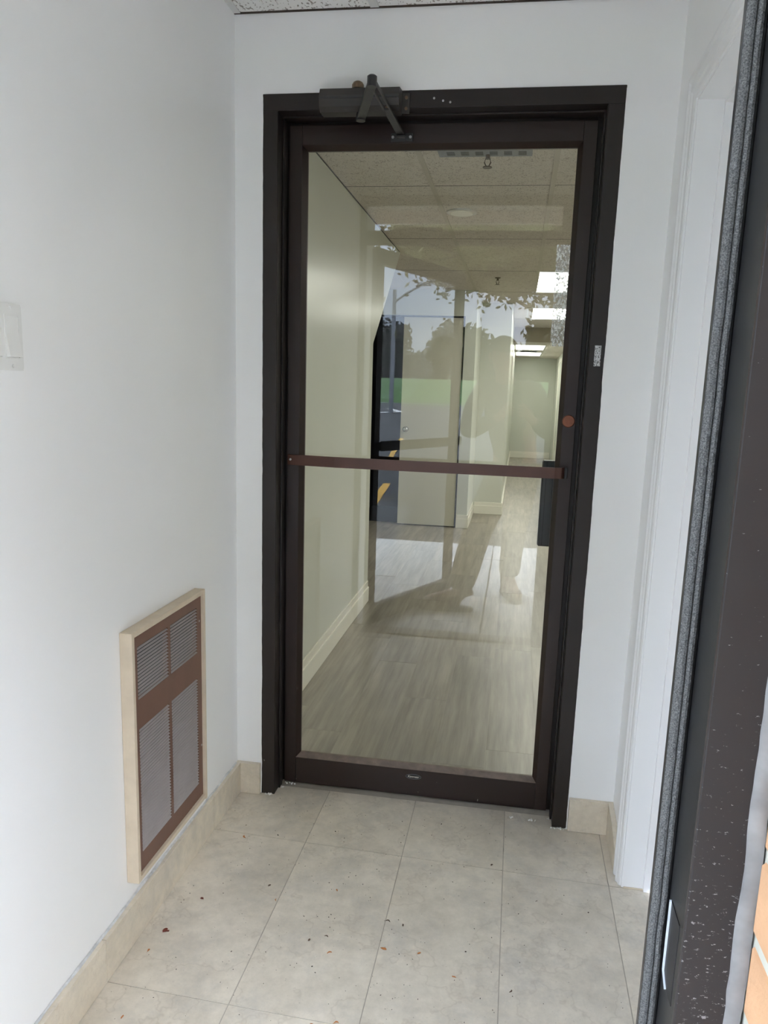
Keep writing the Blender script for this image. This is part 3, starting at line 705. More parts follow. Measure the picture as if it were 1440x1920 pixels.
# ================================================================ OFFICE BEYOND THE GLASS
HO = 2.30
of = root('floor_office', (.6, 5, 0), label='grey wood look vinyl plank floor of the office', cat='floor', kind='structure')
box('subfloor', (-1.05, .136, -.05), (1.62, 14.6, -.0008), M['grout'], of)
box('floor_field', (1.602, .136, -.05), (4.5, 9.6, 0), M['plank'], of)
pw = .191; offs = [random.uniform(0, 1.2) for _ in range(20)]
pxs = [.2415 + pw * (k - 7) for k in range(15)]
cnt = 0
for i in range(14):
    xa, xb = max(-1.05, pxs[i]), min(1.6, pxs[i + 1])
    if xb - xa < .01: continue
    y = .137 - offs[i]
    while y < 14.5:
        ya, yb = max(.137, y), min(14.5, y + 1.2)
        if yb - ya > .02:
            hid = (xb < -.03 and yb < 2.3) or (ya > 6.4 and xb < .70) or (ya > 5.5 and xb < .35)
            if not hid: box('plank', (xa + .0006, ya + .0006, -.006), (xb - .0006, yb - .0006, random.uniform(-.0002, .0002)), M['plank'], of); cnt += 1
        y += 1.2

wol = root('wall_office_left', (-.035, 1.4, 0), label='cream corridor wall beyond the glass, its end cut under the stairs', cat='wall', kind='structure')
WX = -.035
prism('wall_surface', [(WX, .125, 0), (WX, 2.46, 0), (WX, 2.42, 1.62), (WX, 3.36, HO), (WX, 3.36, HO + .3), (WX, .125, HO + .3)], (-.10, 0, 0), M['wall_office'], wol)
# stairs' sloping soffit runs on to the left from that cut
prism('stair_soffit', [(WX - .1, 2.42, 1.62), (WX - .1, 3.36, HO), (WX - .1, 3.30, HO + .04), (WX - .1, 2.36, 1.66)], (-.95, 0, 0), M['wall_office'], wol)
wod = root('wall_office_end', (-.15, 5.4, 0), label='cream end wall with beige door and dark open doorway', cat='wall', kind='structure')
ox0, ox1, oz = -.76, .3075, 2.062
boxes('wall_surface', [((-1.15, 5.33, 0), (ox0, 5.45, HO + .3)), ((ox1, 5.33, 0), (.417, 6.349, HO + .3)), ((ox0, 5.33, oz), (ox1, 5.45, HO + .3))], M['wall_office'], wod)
boxes('closet_lining', [((ox0 - .02, 5.45, 0), (ox0, 6.5, 2.3)), ((ox0 - .02, 6.5, 0), (.3, 6.52, 2.3)), ((ox0 - .02, 5.45, 2.25), (.3065, 6.5, 2.27)), ((.2965, 5.452, 0), (.3065, 6.5, 2.25)), ((ox0, 5.45, .0003), (.29, 6.5, .002))], M['closet_shade'], wod)  # closet walls, their unlit look put into the colour
boxes('frame_gap', [((ox0, 5.334, oz - .012), (ox1, 5.449, oz - .0005)), ((ox1 - .010, 5.334, .002), (ox1 - .0005, 5.449, oz - .012))], M['black'], wod)
wc = root('wall_office_column', (.58, 6.4, 0), label='cream column face beside the long far corridor', cat='wall', kind='structure')
boxes('wall_surface', [((.385, 6.35, 0), (.735, 14.5, HO + .3))], M['wall_office'], wc)
wfar = root('wall_office_far', (1.1, 14.5, 0), label='cream far wall at the end of the lit corridor', cat='wall', kind='structure')
box('wall_surface', (.3, 14.5, 0), (2.0, 14.6, HO + .3), M['wall_office'], wfar)
wor = root('wall_office_right', (1.6, 7, 0), label='cream right wall of the office corridor', cat='wall', kind='structure')
boxes('wall_surface', [((1.6, 9.6, 0), (1.7, 14.5, HO + .3)), ((1.7, 9.6, 0), (4.6, 9.7, HO + .3)), ((4.5, .12, 0), (4.6, 9.6, HO + .3))], M['wall_office'], wor)
boxes('door_trim', [((1.585, 13.15, .001), (1.5995, 13.23, 2.02)), ((1.585, 12.2, 1.95), (1.5995, 13.15, 2.02)), ((1.585, 12.12, .001), (1.5995, 12.2, 2.02))], M['trim_office'], wor)
boxes('wall_return', [((WD + .141, .1205, 0), (4.5, .135, HO + .3))], M['wall_office'], wor)
boxes('side_enclosure', [((-1.15, 2.30, 0), (-1.05, 5.33, HO + .3)), ((-1.05, 2.30, 0), (-.136, 2.36, HO + .3))], M['wall_office'], wod)

# wood baseboards, two steps
def base2(parent, a, b, face, h=.135):
    """a,b: ends along the wall; face: ('x',pos,dir) or ('y',pos,dir)"""
    ax, pos, d = face
    for (t0, z0, z1) in ((.015, .001, h * .72), (.009, h * .72, h)):
        if ax == 'x': lo, hi = (pos, a, z0), (pos + d * t0, b, z1)
        else: lo, hi = (a, pos, z0), (b, pos + d * t0, z1)
        add_box(parent, lo, hi, .002)
for nm, segs in (('baseboard_office_left', [(.14, 2.43, ('x', WX, 1))]), ('baseboard_office_end', [(ox1 + .002, .432, ('y', 5.33, -1)), (5.316, 6.335, ('x', .417, 1)), (.433, .75, ('y', 6.35, -1))]), ('baseboard_office_far', [(.737, 1.583, ('y', 14.5, -1))]), ('baseboard_office_right', [(9.6, 12.1, ('x', 1.6, -1)), (6.336, 14.48, ('x', .735, 1))])):
    bm = bmesh.new()
    for a, b, f in segs: base2(bm, a, b, f)
    o = link(nm, finish(bm, nm), M['trim_office'], None, (0.5, 3, 0)); tag(o, {'left': 'cream stepped baseboard along the corridor wall behind the glass', 'end': 'cream stepped baseboard around the column beside the beige door', 'far': 'cream baseboard at the foot of the far corridor wall', 'right': 'cream baseboard of the corridor right wall'}[nm.split('_')[-1]], 'baseboard', None, 'structure')

d4 = root('door_4', (0, 5.36, 0), label='flat beige door with chrome knob beside a dark opening', cat='door', kind='structure')
box('slab', (-.288, 5.345, .01), (.293, 5.385, oz - .016), M['door_beige'], d4, .001)
tube('knob', [(-.232, 5.345, .965), (-.232, 5.33, .965), (-.232, 5.318, .965), (-.232, 5.298, .965), (-.232, 5.288, .965)], [.026, .010, .022, .027, .014], M['chrome'], d4, 20, smooth=True)
for z in (.25, 1.05, 1.82): box('hinge', (.2935, 5.338, z - .045), (.300, 5.346, z + .045), M['steel'], d4)

# office ceiling
co = root('ceiling_office', (.6, 4, HO), label='beige pitted lay-in tile ceiling of the office', cat='ceiling', kind='structure')
cxs = [-1.05, -.22, .39, .95, 1.6]; cys = [.121, .30, 1.572, 2.844, 4.142, 5.427, 6.78, 8.10, 9.40]
LIT = {(3, 4), (3, 6)}
for i in range(4):
    for j in range(8):
        if (i, j) in LIT: continue
        if i < 2 and j >= 6: continue
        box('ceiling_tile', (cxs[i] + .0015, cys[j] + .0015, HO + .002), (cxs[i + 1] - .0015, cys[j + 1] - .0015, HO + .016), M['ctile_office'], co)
boxes('grid_gap', [((-1.05, y - .0022, HO + .0012), (1.6, y + .0022, HO + .0022)) for y in cys[1:-1]], M['black'], co)
box('wall_angle_or_line', (-.0348, .137, HO - .002), (-.0312, 3.3, HO + .0015), M['black'], co)  # black strip draws the dark gap along the wall top
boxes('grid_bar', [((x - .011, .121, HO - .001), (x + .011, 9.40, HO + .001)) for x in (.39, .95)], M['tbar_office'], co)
LZ = 2.10                                    # lower ceiling past a bulkhead
box('bulkhead', (.735, 9.40, LZ), (1.6, 9.46, HO + .02), M['bulkhead'], co)
cy2 = [9.46, 9.8, 10.20, 11.5, 12.3, 13.60, 14.5]; cx2 = [.735, 1.24, 1.6]
LIT2 = {(0, 2), (0, 4)}
for i in range(2):
    for j in range(6):
        if (i, j) in LIT2: continue
        box('ceiling_tile', (cx2[i] + .001, cy2[j] + .001, LZ), (cx2[i + 1] - .001, cy2[j + 1] - .001, LZ + .015), M['ctile_office'], co)
boxes('roof_deck', [((-1.15, .12, HO + .3), (4.6, 14.6, HO + .36))], M['wall_office'], co)
box('ceiling_field', (1.6, .121, HO + .031), (4.5, 9.6, HO + .04), M['ctile_office'], co)
def troffer(xa, xb, ya, yb, z, label):
    r = root('ceiling_light', ((xa + xb) / 2, (ya + yb) / 2, z), label=label, cat='ceiling light', group='lit panels in the office ceiling')
    boxes('frame', [((xa, ya, z), (xa + .02, yb, z + .03)), ((xb - .02, ya, z), (xb, yb, z + .03)), ((xa + .02, ya, z), (xb - .02, ya + .02, z + .03)), ((xa + .02, yb - .02, z), (xb - .02, yb, z + .03))], M['tbar'], r)
    box('diffuser', (xa + .02, ya + .02, z + .004), (xb - .02, yb - .02, z + .012), M['troffer'], r)
troffer(.942, 1.592, 4.144, 5.425, HO, 'nearest and largest bright ceiling light panel behind the glass')
troffer(.89, 1.592, 6.79, 8.09, HO, 'second bright ceiling light panel behind the glass, just before the bulkhead')
troffer(.745, 1.238, 10.21, 11.49, LZ, 'third bright ceiling light panel, first beyond the dark bulkhead')
troffer(.745, 1.238, 12.32, 13.58, LZ, 'fourth bright ceiling light panel, nearest the far wall')
for xx, yy, w_ in ((2.3, .4, 'nearer row, first from the glass door'), (2.3, 2.9, 'nearer row, second from the glass door'), (2.3, 5.4, 'nearer row, third from the glass door'), (3.5, 1.6, 'farther row, first from the glass door'), (3.5, 4.2, 'farther row, second from the glass door'), (3.5, 7.8, 'farther row, third from the glass door')):
    troffer(xx, xx + .6, yy, yy + 1.22, HO, 'lit panel over the side office, ' + w_)
rl = root('recessed_light', (.492, 2.10, HO), label='unlit round white recessed downlight in the office ceiling', cat='ceiling light')
tube('trim_ring', [(.492, 2.10, HO + .004), (.492, 2.10, HO - .005), (.492, 2.10, HO - .007)], [.082, .082, .074], M['tbar'], rl, 32)
tube('lens', [(.492, 2.10, HO - .006), (.492, 2.10, HO - .011)], [.066, .060], M['can'], rl, 32)
def sprinkler(x, y, label):
    r = root('sprinkler', (x, y, HO), label=label, cat='sprinkler', group='fire sprinklers in the office ceiling')
    tube('escutcheon', [(x, y, HO + .003), (x, y, HO - .005)], [.026, .020], M['sprinkler'], r, 16)
    tube('body', [(x, y, HO - .003), (x, y, HO - .022)], .009, M['sprinkler'], r, 10)
    tube('frame_arm', [(x - .008, y, HO - .02), (x - .013, y, HO - .035), (x - .004, y, HO - .052)], .0025, M['sprinkler'], r, 6)
    tube('frame_arm', [(x + .008, y, HO - .02), (x + .013, y, HO - .035), (x + .004, y, HO - .052)], .0025, M['sprinkler'], r, 6)
    tube('deflector', [(x, y, HO - .052), (x, y, HO - .055)], .019, M['sprinkler'], r, 14)
sprinkler(.672, 1.07, 'pendant fire sprinkler under the grey slotted vent at the top of the glass')
sprinkler(.622, 4.50, 'pendant fire sprinkler left of the nearest bright light panel')
av = root('air_vent', (.66, 1.05, HO), label='grey slotted air vent strip at the top edge of the door glass', cat='air vent')
ava = (.472, .985); avb = (.850, 1.095)
box('vent_plate', (ava[0], ava[1], HO - .006), (avb[0], avb[1], HO + .001), M['vent_metal'], av, .001)
for k in range(6):
    x = ava[0] + .035 + k * .0575
    for q in range(4):
        box('slot', (x, 1.028 + q * .013, HO - .0066), (x + .032, 1.034 + q * .013, HO - .0058), M['black'], av)
av2 = root('air_vent', (.97, 11.9, LZ), label='small dark air vent between the two far light panels', cat='air vent')
box('vent_plate', (.84, 11.72, LZ - .006), (1.14, 12.1, LZ + .001), M['vent_metal'], av2)
boxes('slot', [((.86, 11.75 + .05 * k, LZ - .008), (1.12, 11.775 + .05 * k, LZ - .005)) for k in range(7)], M['black'], av2)

# ================================================================ OUTDOORS (seen in the reflection)
sd = root('sidewalk', (.5, -3, 0), label='pale concrete walk outside the street door', cat='sidewalk', kind='structure')
for k, (xa, xb) in enumerate(((-12, -6), (-6, -3.2), (-3.2, -1.3), (-1.3, .72), (.72, 2.6), (2.6, 5.5), (5.5, 12))):
    for ya, yb in ((-1.692, -2.92), (-2.93, -4.34)):
        box('slab', (xa + .005, yb, -.12), (xb - .005, ya, -.004 + .0005 * (k % 2)), M['concrete'], sd, .003)
pk = root('parking_lot', (0, -20, 0), label='grey asphalt parking lot beyond the walk', cat='parking lot', kind='structure')
bm = bmesh.new(); prof_g = [(-4.35, -.02), (-12, -.02), (-41, .62)]
pv = None
for y, z in prof_g:
    r_ = [bm.verts.new((x, y, z)) for x in (-60, 60)]
    if pv: bm.faces.new((pv[0], pv[1], r_[1], r_[0]))
    pv = r_
link('asphalt', finish(bm, 'asphalt'), M['asphalt'], pk)
def stripe(x0, y0, x1, y1, w=.11, mat=None):
    d = Vector((x1 - x0, y1 - y0)).normalized(); n = Vector((-d.y, d.x)) * w / 2
    bm = bmesh.new(); z = lambda y: -.012 if y > -12 else -.012 + (-12 - y) * .0221
    bm.faces.new([bm.verts.new((x, y, z(y))) for x, y in ((x0 + n.x, y0 + n.y), (x1 + n.x, y1 + n.y), (x1 - n.x, y1 - n.y), (x0 - n.x, y0 - n.y))])
    return link('painted_line', finish(bm, 'painted_line'), mat or M['yellow'], pk)
stripe(-.62, -4.4, -.98, -8.6); stripe(-3.3, -4.4, -3.7, -8.6); stripe(2.0, -4.4, 1.7, -8.6); stripe(4.7, -4.4, 4.4, -8.6)
stripe(-1.6, -12.6, -2.1, -17.5); stripe(1.1, -12.6, .7, -17.5); stripe(-4.4, -12.6, -5, -17.5)
stripe(-4.2, -31, -5.2, -34, .3, M['white_line']); stripe(-4.2, -31, -5.6, -29, .3, M['white_line'])
gr = root('lawn', (0, -50, .6), label='green grass bank beyond the parking lot', cat='lawn', kind='structure')
bm = bmesh.new(); N = 26
grid = [[bm.verts.new((-60 + 120 * i / N, -41 - 24 * j / N, .62 + 1.75 * (j / N) ** .8 + .08 * mn.noise(Vector((i * .7, j * .9, 0))))) for i in range(N + 1)] for j in range(N + 1)]
for j in range(N):
    for i in range(N): bm.faces.new((grid[j][i], grid[j][i + 1], grid[j + 1][i + 1], grid[j + 1][i]))
vs = [bm.verts.new(p) for p in ((-140, -65, 2.35), (140, -65, 2.35), (140, -200, 2.6), (-140, -200, 2.6))]; bm.faces.new(vs)
link('turf', finish(bm, 'turf'), M['grass'], gr)
# ribbed soffit over the walk
sf = root('canopy', (.5, -2.6, 2.58), label='ribbed brown metal soffit over the walk', cat='canopy', kind='structure')
box('canopy_deck', (-8, -3.15, 2.60), (8, -1.99, 2.66), M['soffit'], sf)
for k in range(54): box('soffit_panel', (-4 + .15 * k, -3.14, 2.590), (-4 + .15 * k + .135, -1.992, 2.60), M['soffit'], sf)
box('fascia', (-8, -3.19, 2.50), (8, -3.15, 2.72), M['soffit'], sf)

def tree(x, y, z0, h, r, mat, label, group, n=2600, leaf=.14, trunk=.16, crown=.45, seed=1, low=.3, core=False):
    rnd = random.Random(seed)
    t = root('tree', (x, y, z0), label=label, cat='tree', group=group)
    bm = bmesh.new(); add_tube(bm, [(x, y, z0 - .1), (x + .05, y, z0 + h * .3), (x - .05, y + .05, z0 + h * .62), (x, y, z0 + h * .92)], [trunk, trunk * .8, trunk * .5, trunk * .15], 8)
    cz = z0 + h * (1 - crown / 2 - .02)
    tips = []
    for k in range(16):
        a = k * 2.4; zz = z0 + h * (low + (.8 - low) * k / 16); e = r * rnd.uniform(.55, .95)
        tip = Vector((x + math.cos(a) * e, y + math.sin(a) * e, zz + h * .14)); tips.append(tip)
        add_tube(bm, [(x, y, zz), (Vector((x, y, zz)) * .5 + tip * .5) + Vector((0, 0, .1)), tip], [trunk * .32, trunk * .2, trunk * .06], 5)
    link('trunk', finish(bm, 'trunk'), M['bark'], t)
    clip = lambda q: max(-.95, min(.95, rnd.gauss(0, q)))
    vsl, fsl = [], []
    if core:                                   # dense inner crown, so that only small gaps show sky
        tmp_ = bmesh.new()
        for tip in tips + [Vector((x, y, cz)), Vector((x, y, cz + h * .12))]:
            bmesh.ops.create_icosphere(tmp_, subdivisions=3, radius=r * .34, matrix=Matrix.Translation(tip * .8 + Vector((x, y, cz)) * .2) @ Matrix.Diagonal((1.25, 1.25, .62, 1)))
        for v in tmp_.verts: v.co += mn.noise_vector(v.co * 2.2) * .30 + mn.noise_vector(v.co * 9) * .10
        tmp_.verts.ensure_lookup_table(); base_ = [v.co.copy() for v in tmp_.verts]
        vsl = list(base_); fsl = [tuple(v.index for v in f.verts) for f in tmp_.faces if rnd.random() > .04]; tmp_.free()
        for _ in range(n):
            p = rnd.choice(base_) + Vector((rnd.gauss(0, .10), rnd.gauss(0, .10), rnd.gauss(0, .10)))
            a = Vector((rnd.gauss(0, 1), rnd.gauss(0, 1), rnd.gauss(0, 1))).normalized(); b = a.orthogonal().normalized(); s = leaf * rnd.uniform(.6, 1.4)
            i = len(vsl); vsl += [p - a * s, p + b * s * .55, p + a * s, p - b * s * .55]; fsl.append((i, i + 1, i + 2, i + 3))
    while not core and len(fsl) < n:
        c = rnd.choice(tips) if rnd.random() < .65 else Vector((x, y, cz)) + Vector((clip(.4) * r, clip(.4) * r, clip(.2) * h))
        p = c + Vector((clip(.24) * r, clip(.24) * r, rnd.gauss(0, .09) * h))
        a = Vector((rnd.gauss(0, 1), rnd.gauss(0, 1), rnd.gauss(0, 1))).normalized(); b = a.orthogonal().normalized(); s = leaf * rnd.uniform(.6, 1.4)
        i = len(vsl); vsl += [p - a * s, p + b * s * .55, p + a * s, p - b * s * .55]; fsl.append((i, i + 1, i + 2, i + 3))
    me = bpy.data.meshes.new('foliage'); me.from_pydata(vsl, [], fsl); o = link('foliage', me, mat, t); o['kind'] = 'stuff'
    return t
NG = 'trees near the parking lot seen in the glass'
tree(1.75, -9.8, 0, 6.6, 2.9, M['leaves'], 'olive leaved tree near the walk, reflected at the top of the glass', NG, 42000, .050, .13, .42, 3, .27, True)
tree(8.6, -11.5, 0, 7.2, 2.0, M['leaves'], 'olive leaved tree on the right of the reflected trees', NG, 6000, .10, .15, .6, 4)
tree(-5.0, -15.5, .05, 8.2, 1.7, M['leaves'], 'olive leaved tree reflected through the slot left of the street door', NG, 7000, .11, .15, .5, 5)
ORD = ['leftmost', 'second', 'third', 'fourth', 'fifth', 'sixth', 'seventh', 'eighth']
for k in range(8):
    tree(-34 + 9.6 * k, -77 - (k % 3) * 3.0, 2.35, 5.0 + (k * 37 % 10) * .2, 2.6, M['leaves_dark'], '%s tree%s in the dark tree line behind the lawn' % (ORD[k], ' from the left' if k else ''), 'far tree line behind the lawn', 3200, .40, .2, .85, 20 + k)
hd = root('hedge', (-5, -69, 2.35), label='long dark unclipped hedge along the top of the lawn', cat='hedge')
rnd = random.Random(77); vsl, fsl = [], []
for k in range(15000):
    x = rnd.uniform(-28, 45); top = 2.6 + .7 * mn.noise(Vector((x * .16, 1, 0))) + .35 * mn.noise(Vector((x * .6, 4, 0)))
    p = Vector((x, -69 + rnd.uniform(-1, 1), 2.35 + top * rnd.random() ** .75)); a = Vector((rnd.gauss(0, 1), rnd.gauss(0, 1), rnd.gauss(0, 1))).normalized(); b = a.orthogonal().normalized(); q = rnd.uniform(.22, .45)
    i = len(vsl); vsl += [p - a * q, p + b * q * .6, p + a * q, p - b * q * .6]; fsl.append((i, i + 1, i + 2, i + 3))
me = bpy.data.meshes.new('foliage'); me.from_pydata(vsl, [], fsl); o = link('foliage', me, M['leaves_dark'], hd); o['kind'] = 'stuff'
lp = root('light_pole', (-4.45, -30, .38), label='tall grey street light pole with an angled arm, reflected', cat='light pole')
tube('pole', [(-4.45, -30, .38), (-4.45, -30, 5.4)], [.10, .075], M['vent_metal'], lp, 12)
tube('arm', [(-4.45, -30, 4.9), (-4.0, -30, 5.25), (-3.3, -30, 5.62)], [.05, .045, .04], M['vent_metal'], lp, 8)
box('lamp_head', (-3.5, -30.15, 5.58), (-2.95, -29.85, 5.70), M['vent_metal'], lp, .02)
bu = root('building', (-3, -125, 2.4), label='low red brown building far behind the lawn', cat='building')
box('wall', (-14, -133, 2.4), (16, -125, 6.6), M['building'], bu); box('roof', (-14.4, -133.4, 6.6), (16.4, -124.6, 6.9), M['soffit'], bu)
for k in range(8): box('window', (-12 + 3.4 * k, -124.98, 3.6), (-10.2 + 3.4 * k, -124.9, 5.2), M['car_glass'], bu)
ca = root('car', (-8.2, -88, 2.38), label='small white car on the road beyond the lawn', cat='car')
prism('car_body', [(-9.1, -86, z) for z in (2.38 + .25,)] + [(-9.1, -86.0, 2.38 + .85), (-9.1, -87.0, 2.38 + .98), (-9.1, -87.6, 2.38 + 1.45), (-9.1, -89.2, 2.38 + 1.45), (-9.1, -90.1, 2.38 + .95), (-9.1, -90.3, 2.38 + .25)], (1.8, 0, 0), M['car'], ca)
prism('windscreen', [(-8.95, -86.98, 3.38), (-7.45, -86.98, 3.38), (-7.6, -87.56, 3.80), (-8.8, -87.56, 3.80)], (0, -.03, .02), M['car_glass'], ca)
for x in (-9.0, -7.5):
    for y in (-86.9, -89.4):
        tube('wheel', [(x - .1, y, 2.70), (x + .12, y, 2.70)], .32, M['black'], ca, 18)

# ================================================================ THE PHOTOGRAPHER (visible only as a reflection)
def skin_object(name, nodes, edges, mat, parent, rootnode=0, sub=2):
    me = bpy.data.meshes.new(name); me.from_pydata([Vector(p[:3]) for p in nodes], edges, [])
    o = link(name, me, mat, parent); 
    md = o.modifiers.new('skin', 'SKIN'); md.use_smooth_shade = True
    layer = me.skin_vertices[0].data
    for i, nd in enumerate(nodes):
        rr = nd[3]; layer[i].radius = rr if isinstance(rr, tuple) else (rr, rr)
    for i in range(len(nodes)): layer[i].use_root = (i == rootnode)
    if sub: sb = o.modifiers.new('sub', 'SUBSURF'); sb.levels = sub; sb.render_levels = sub
    return o
ph = root('person', (.70, -2.45, 0), label='photographer in dark jacket and khaki trousers holding up a phone, reflected in the glass', cat='person')
pelv = (.86, -2.60, .93); waist = (.84, -2.61, 1.08); chest = (.80, -2.62, 1.28); neck = (.765, -2.60, 1.43); head0 = (.75, -2.585, 1.50); head1 = (.742, -2.575, 1.59); crown = (.742, -2.585, 1.665)
shL = (.62, -2.60, 1.37); elL = (.545, -2.50, 1.09); wrL = (.755, -2.335, 1.21)
shR = (.965, -2.62, 1.36); elR = (1.07, -2.47, 1.10); wrR = (.935, -2.335, 1.20)
hipL = (.79, -2.58, .88); knL = (.655, -2.42, .50); anL = (.575, -2.17, .12); hlL = (.60, -2.17, .055); toL = (.335, -2.150, .045)
hipR = (.93, -2.61, .88); knR = (.885, -2.63, .48); anR = (.865, -2.63, .12); hlR = (.85, -2.67, .055); toR = (.93, -2.42, .04)
nodes = [(*pelv, .125), (*waist, .115), (*chest, .125), (*neck, .055), (*head0, .062), (*head1, (.078, .092)), (*crown, .055),
         (*shL, .055), (*elL, .040), (*wrL, .027), (*shR, .055), (*elR, .040), (*wrR, .027),
         (*hipL, .085), (*knL, .058), (*anL, .04), (*toL, .03), (*hipR, .085), (*knR, .058), (*anR, .04), (*toR, .03)]
edges = [(0, 1), (1, 2), (2, 3), (3, 4), (4, 5), (5, 6), (2, 7), (7, 8), (8, 9), (2, 10), (10, 11), (11, 12), (0, 13), (13, 14), (14, 15), (15, 16), (0, 17), (17, 18), (18, 19), (19, 20)]
# hands: palm and five fingers each, closed round the phone's lower half
def hand(nodes, edges, wi, wrist, palm, side):
    pw_ = Vector(palm); i0 = len(nodes); nodes.append((*palm, (.017, .030))); edges.append((wi, i0))
    for f, (dz, ln) in enumerate(((.030, .030), (.010, .034), (-.010, .033), (-.029, .026))):
        b = pw_ + Vector((side * .012, .012, dz)); k = pw_ + Vector((side * .030, .022, dz + .003)); e = pw_ + Vector((side * (.030 + ln * .75), .018, dz + .004))
        i = len(nodes); nodes.extend([(*b, .0095), (*k, .0085), (*e, .0075)]); edges.extend([(i0, i), (i, i + 1), (i + 1, i + 2)])
    i = len(nodes); nodes.extend([(*(pw_ + Vector((side * .004, -.022, .030))), .011), (*(pw_ + Vector((side * .030, -.026, .048))), .009)]); edges.extend([(i0, i), (i, i + 1)])
PHC = Vector((CX, CY, CZ)) - DV * .012 - UV * .060 - RV * .018
hand(nodes, edges, 9, wrL, tuple(PHC + Vector((-.062, -.012, -.035))), 1)
hand(nodes, edges, 12, wrR, tuple(PHC + Vector((.062, -.012, -.045))), -1)
body = skin_object('body', nodes, edges, M['skin'], ph)
# face details
fc = Vector(head1)
for s in (-1, 1):
    bm = bmesh.new(); bmesh.ops.create_uvsphere(bm, u_segments=12, v_segments=8, radius=.012, matrix=Matrix.Translation(fc + Vector((s * .031, .083, .0)))); link('eye', finish(bm, 'eye'), M['eye'], ph, smooth=True)
    bm = bmesh.new(); bmesh.ops.create_uvsphere(bm, u_segments=10, v_segments=8, radius=.5, matrix=Matrix.Translation(fc + Vector((s * .082, .0, -.01))) @ Matrix.Diagonal((.02, .04, .065, 1))); link('ear', finish(bm, 'ear'), M['skin'], ph, smooth=True)
prism('nose', [tuple(fc + Vector(v)) for v in ((-.014, .075, -.045), (.014, .075, -.045), (.006, .08, .0), (-.006, .08, .0))], (0, .022, -.002), M['skin'], ph)
tube('mouth', [tuple(fc + Vector((-.022, .080, -.066))), tuple(fc + Vector((0, .090, -.068))), tuple(fc + Vector((.022, .080, -.066)))], .005, plain('lips', (.35, .14, .12), .5), ph, 8)
bm = bmesh.new(); bmesh.ops.create_uvsphere(bm, u_segments=24, v_segments=14, radius=1)
for v in bm.verts:
    if v.co.y > .35 and v.co.z < .45: v.co *= .80
    v.co *= 1 + .03 * mn.noise(v.co * 6)
bm.transform(Matrix.Translation(Vector(head1) + Vector((0, -.012, .038))) @ Matrix.Diagonal((.090, .104, .082, 1))); link('hair', finish(bm, 'hair'), M['hair'], ph, smooth=True)
J = lambda p, r: (*p, r)
jn = [J((.865, -2.60, .86), (.185, .125)), J((.85, -2.61, 1.02), (.165, .120)), J((.81, -2.62, 1.26), (.175, .130)), J((.775, -2.61, 1.40), (.085, .075)), J(shL, .078), J((.565, -2.55, 1.22), .066), J(elL, .064), J((.65, -2.41, 1.15), .052), J((.735, -2.35, 1.20), .040), J(shR, .078), J((1.03, -2.56, 1.22), .066), J(elR, .064), J((1.00, -2.40, 1.15), .052), J((.955, -2.35, 1.19), .040)]
skin_object('jacket', jn, [(0, 1), (1, 2), (2, 3), (2, 4), (4, 5), (5, 6), (6, 7), (7, 8), (2, 9), (9, 10), (10, 11), (11, 12), (12, 13)], M['jacket'], ph)
tn = [J((.86, -2.60, .93), (.165, .115)), J((.79, -2.58, .84), .110), J((.72, -2.50, .66), .118), J(knL, .100), J((.60, -2.27, .28), .096), J((.575, -2.18, .160), .088), J((.578, -2.175, .125), .062),
      J((.93, -2.61, .84), .110), J((.905, -2.62, .66), .104), J(knR, .092), J((.872, -2.63, .28), .080), J((.865, -2.63, .160), .080), J((.865, -2.63, .125), .058)]
skin_object('trousers', tn, [(0, 1), (1, 2), (2, 3), (3, 4), (4, 5), (5, 6), (0, 7), (7, 8), (8, 9), (9, 10), (10, 11), (11, 12)], M['trousers'], ph)
for (h, t_, a) in ((hlL, toL, anL), (hlR, toR, anR)):
    hv, tv = Vector(h), Vector(t_); d = (tv - hv).normalized()
    b = [J(hv - d * .02 + Vector((0, 0, .004)), .046), J(hv + Vector((0, 0, .095)), .048), J(hv + d * .10 + Vector((0, 0, .010)), (.048, .046)), J(tv - d * .04 + Vector((0, 0, .008)), (.050, .036)), J(tv + Vector((0, 0, .002)), (.036, .028))]
    bt = skin_object('boot', b, [(0, 1), (0, 2), (2, 3), (3, 4)], M['boot'], ph)
    s = d.cross(Vector((0, 0, 1))); pts = []
    for u, w in ((-.055, .0), (-.04, .034), (.08, .042), (.19, .046), (.26, .034), (.285, 0), (.26, -.034), (.19, -.046), (.08, -.042), (-.04, -.034)):
        p = hv + d * u + s * w; pts.append((p.x, p.y, -.002))
    prism('sole', pts, (0, 0, .022), M['rubber'], bt)
phn = root('phone', tuple(PHC), label='dark phone held up by the photographer, reflected in the glass', cat='phone')
bm = bmesh.new(); add_box(bm, (-.037, -.079, -.0085), (.037, .079, 0), .003)
bm.transform(Matrix(((RV.x, UV.x, -DV.x, PHC.x), (RV.y, UV.y, -DV.y, PHC.y), (RV.z, UV.z, -DV.z, PHC.z), (0, 0, 0, 1))))
link('phone_body', finish(bm, 'phone_body'), M['screen'], phn)

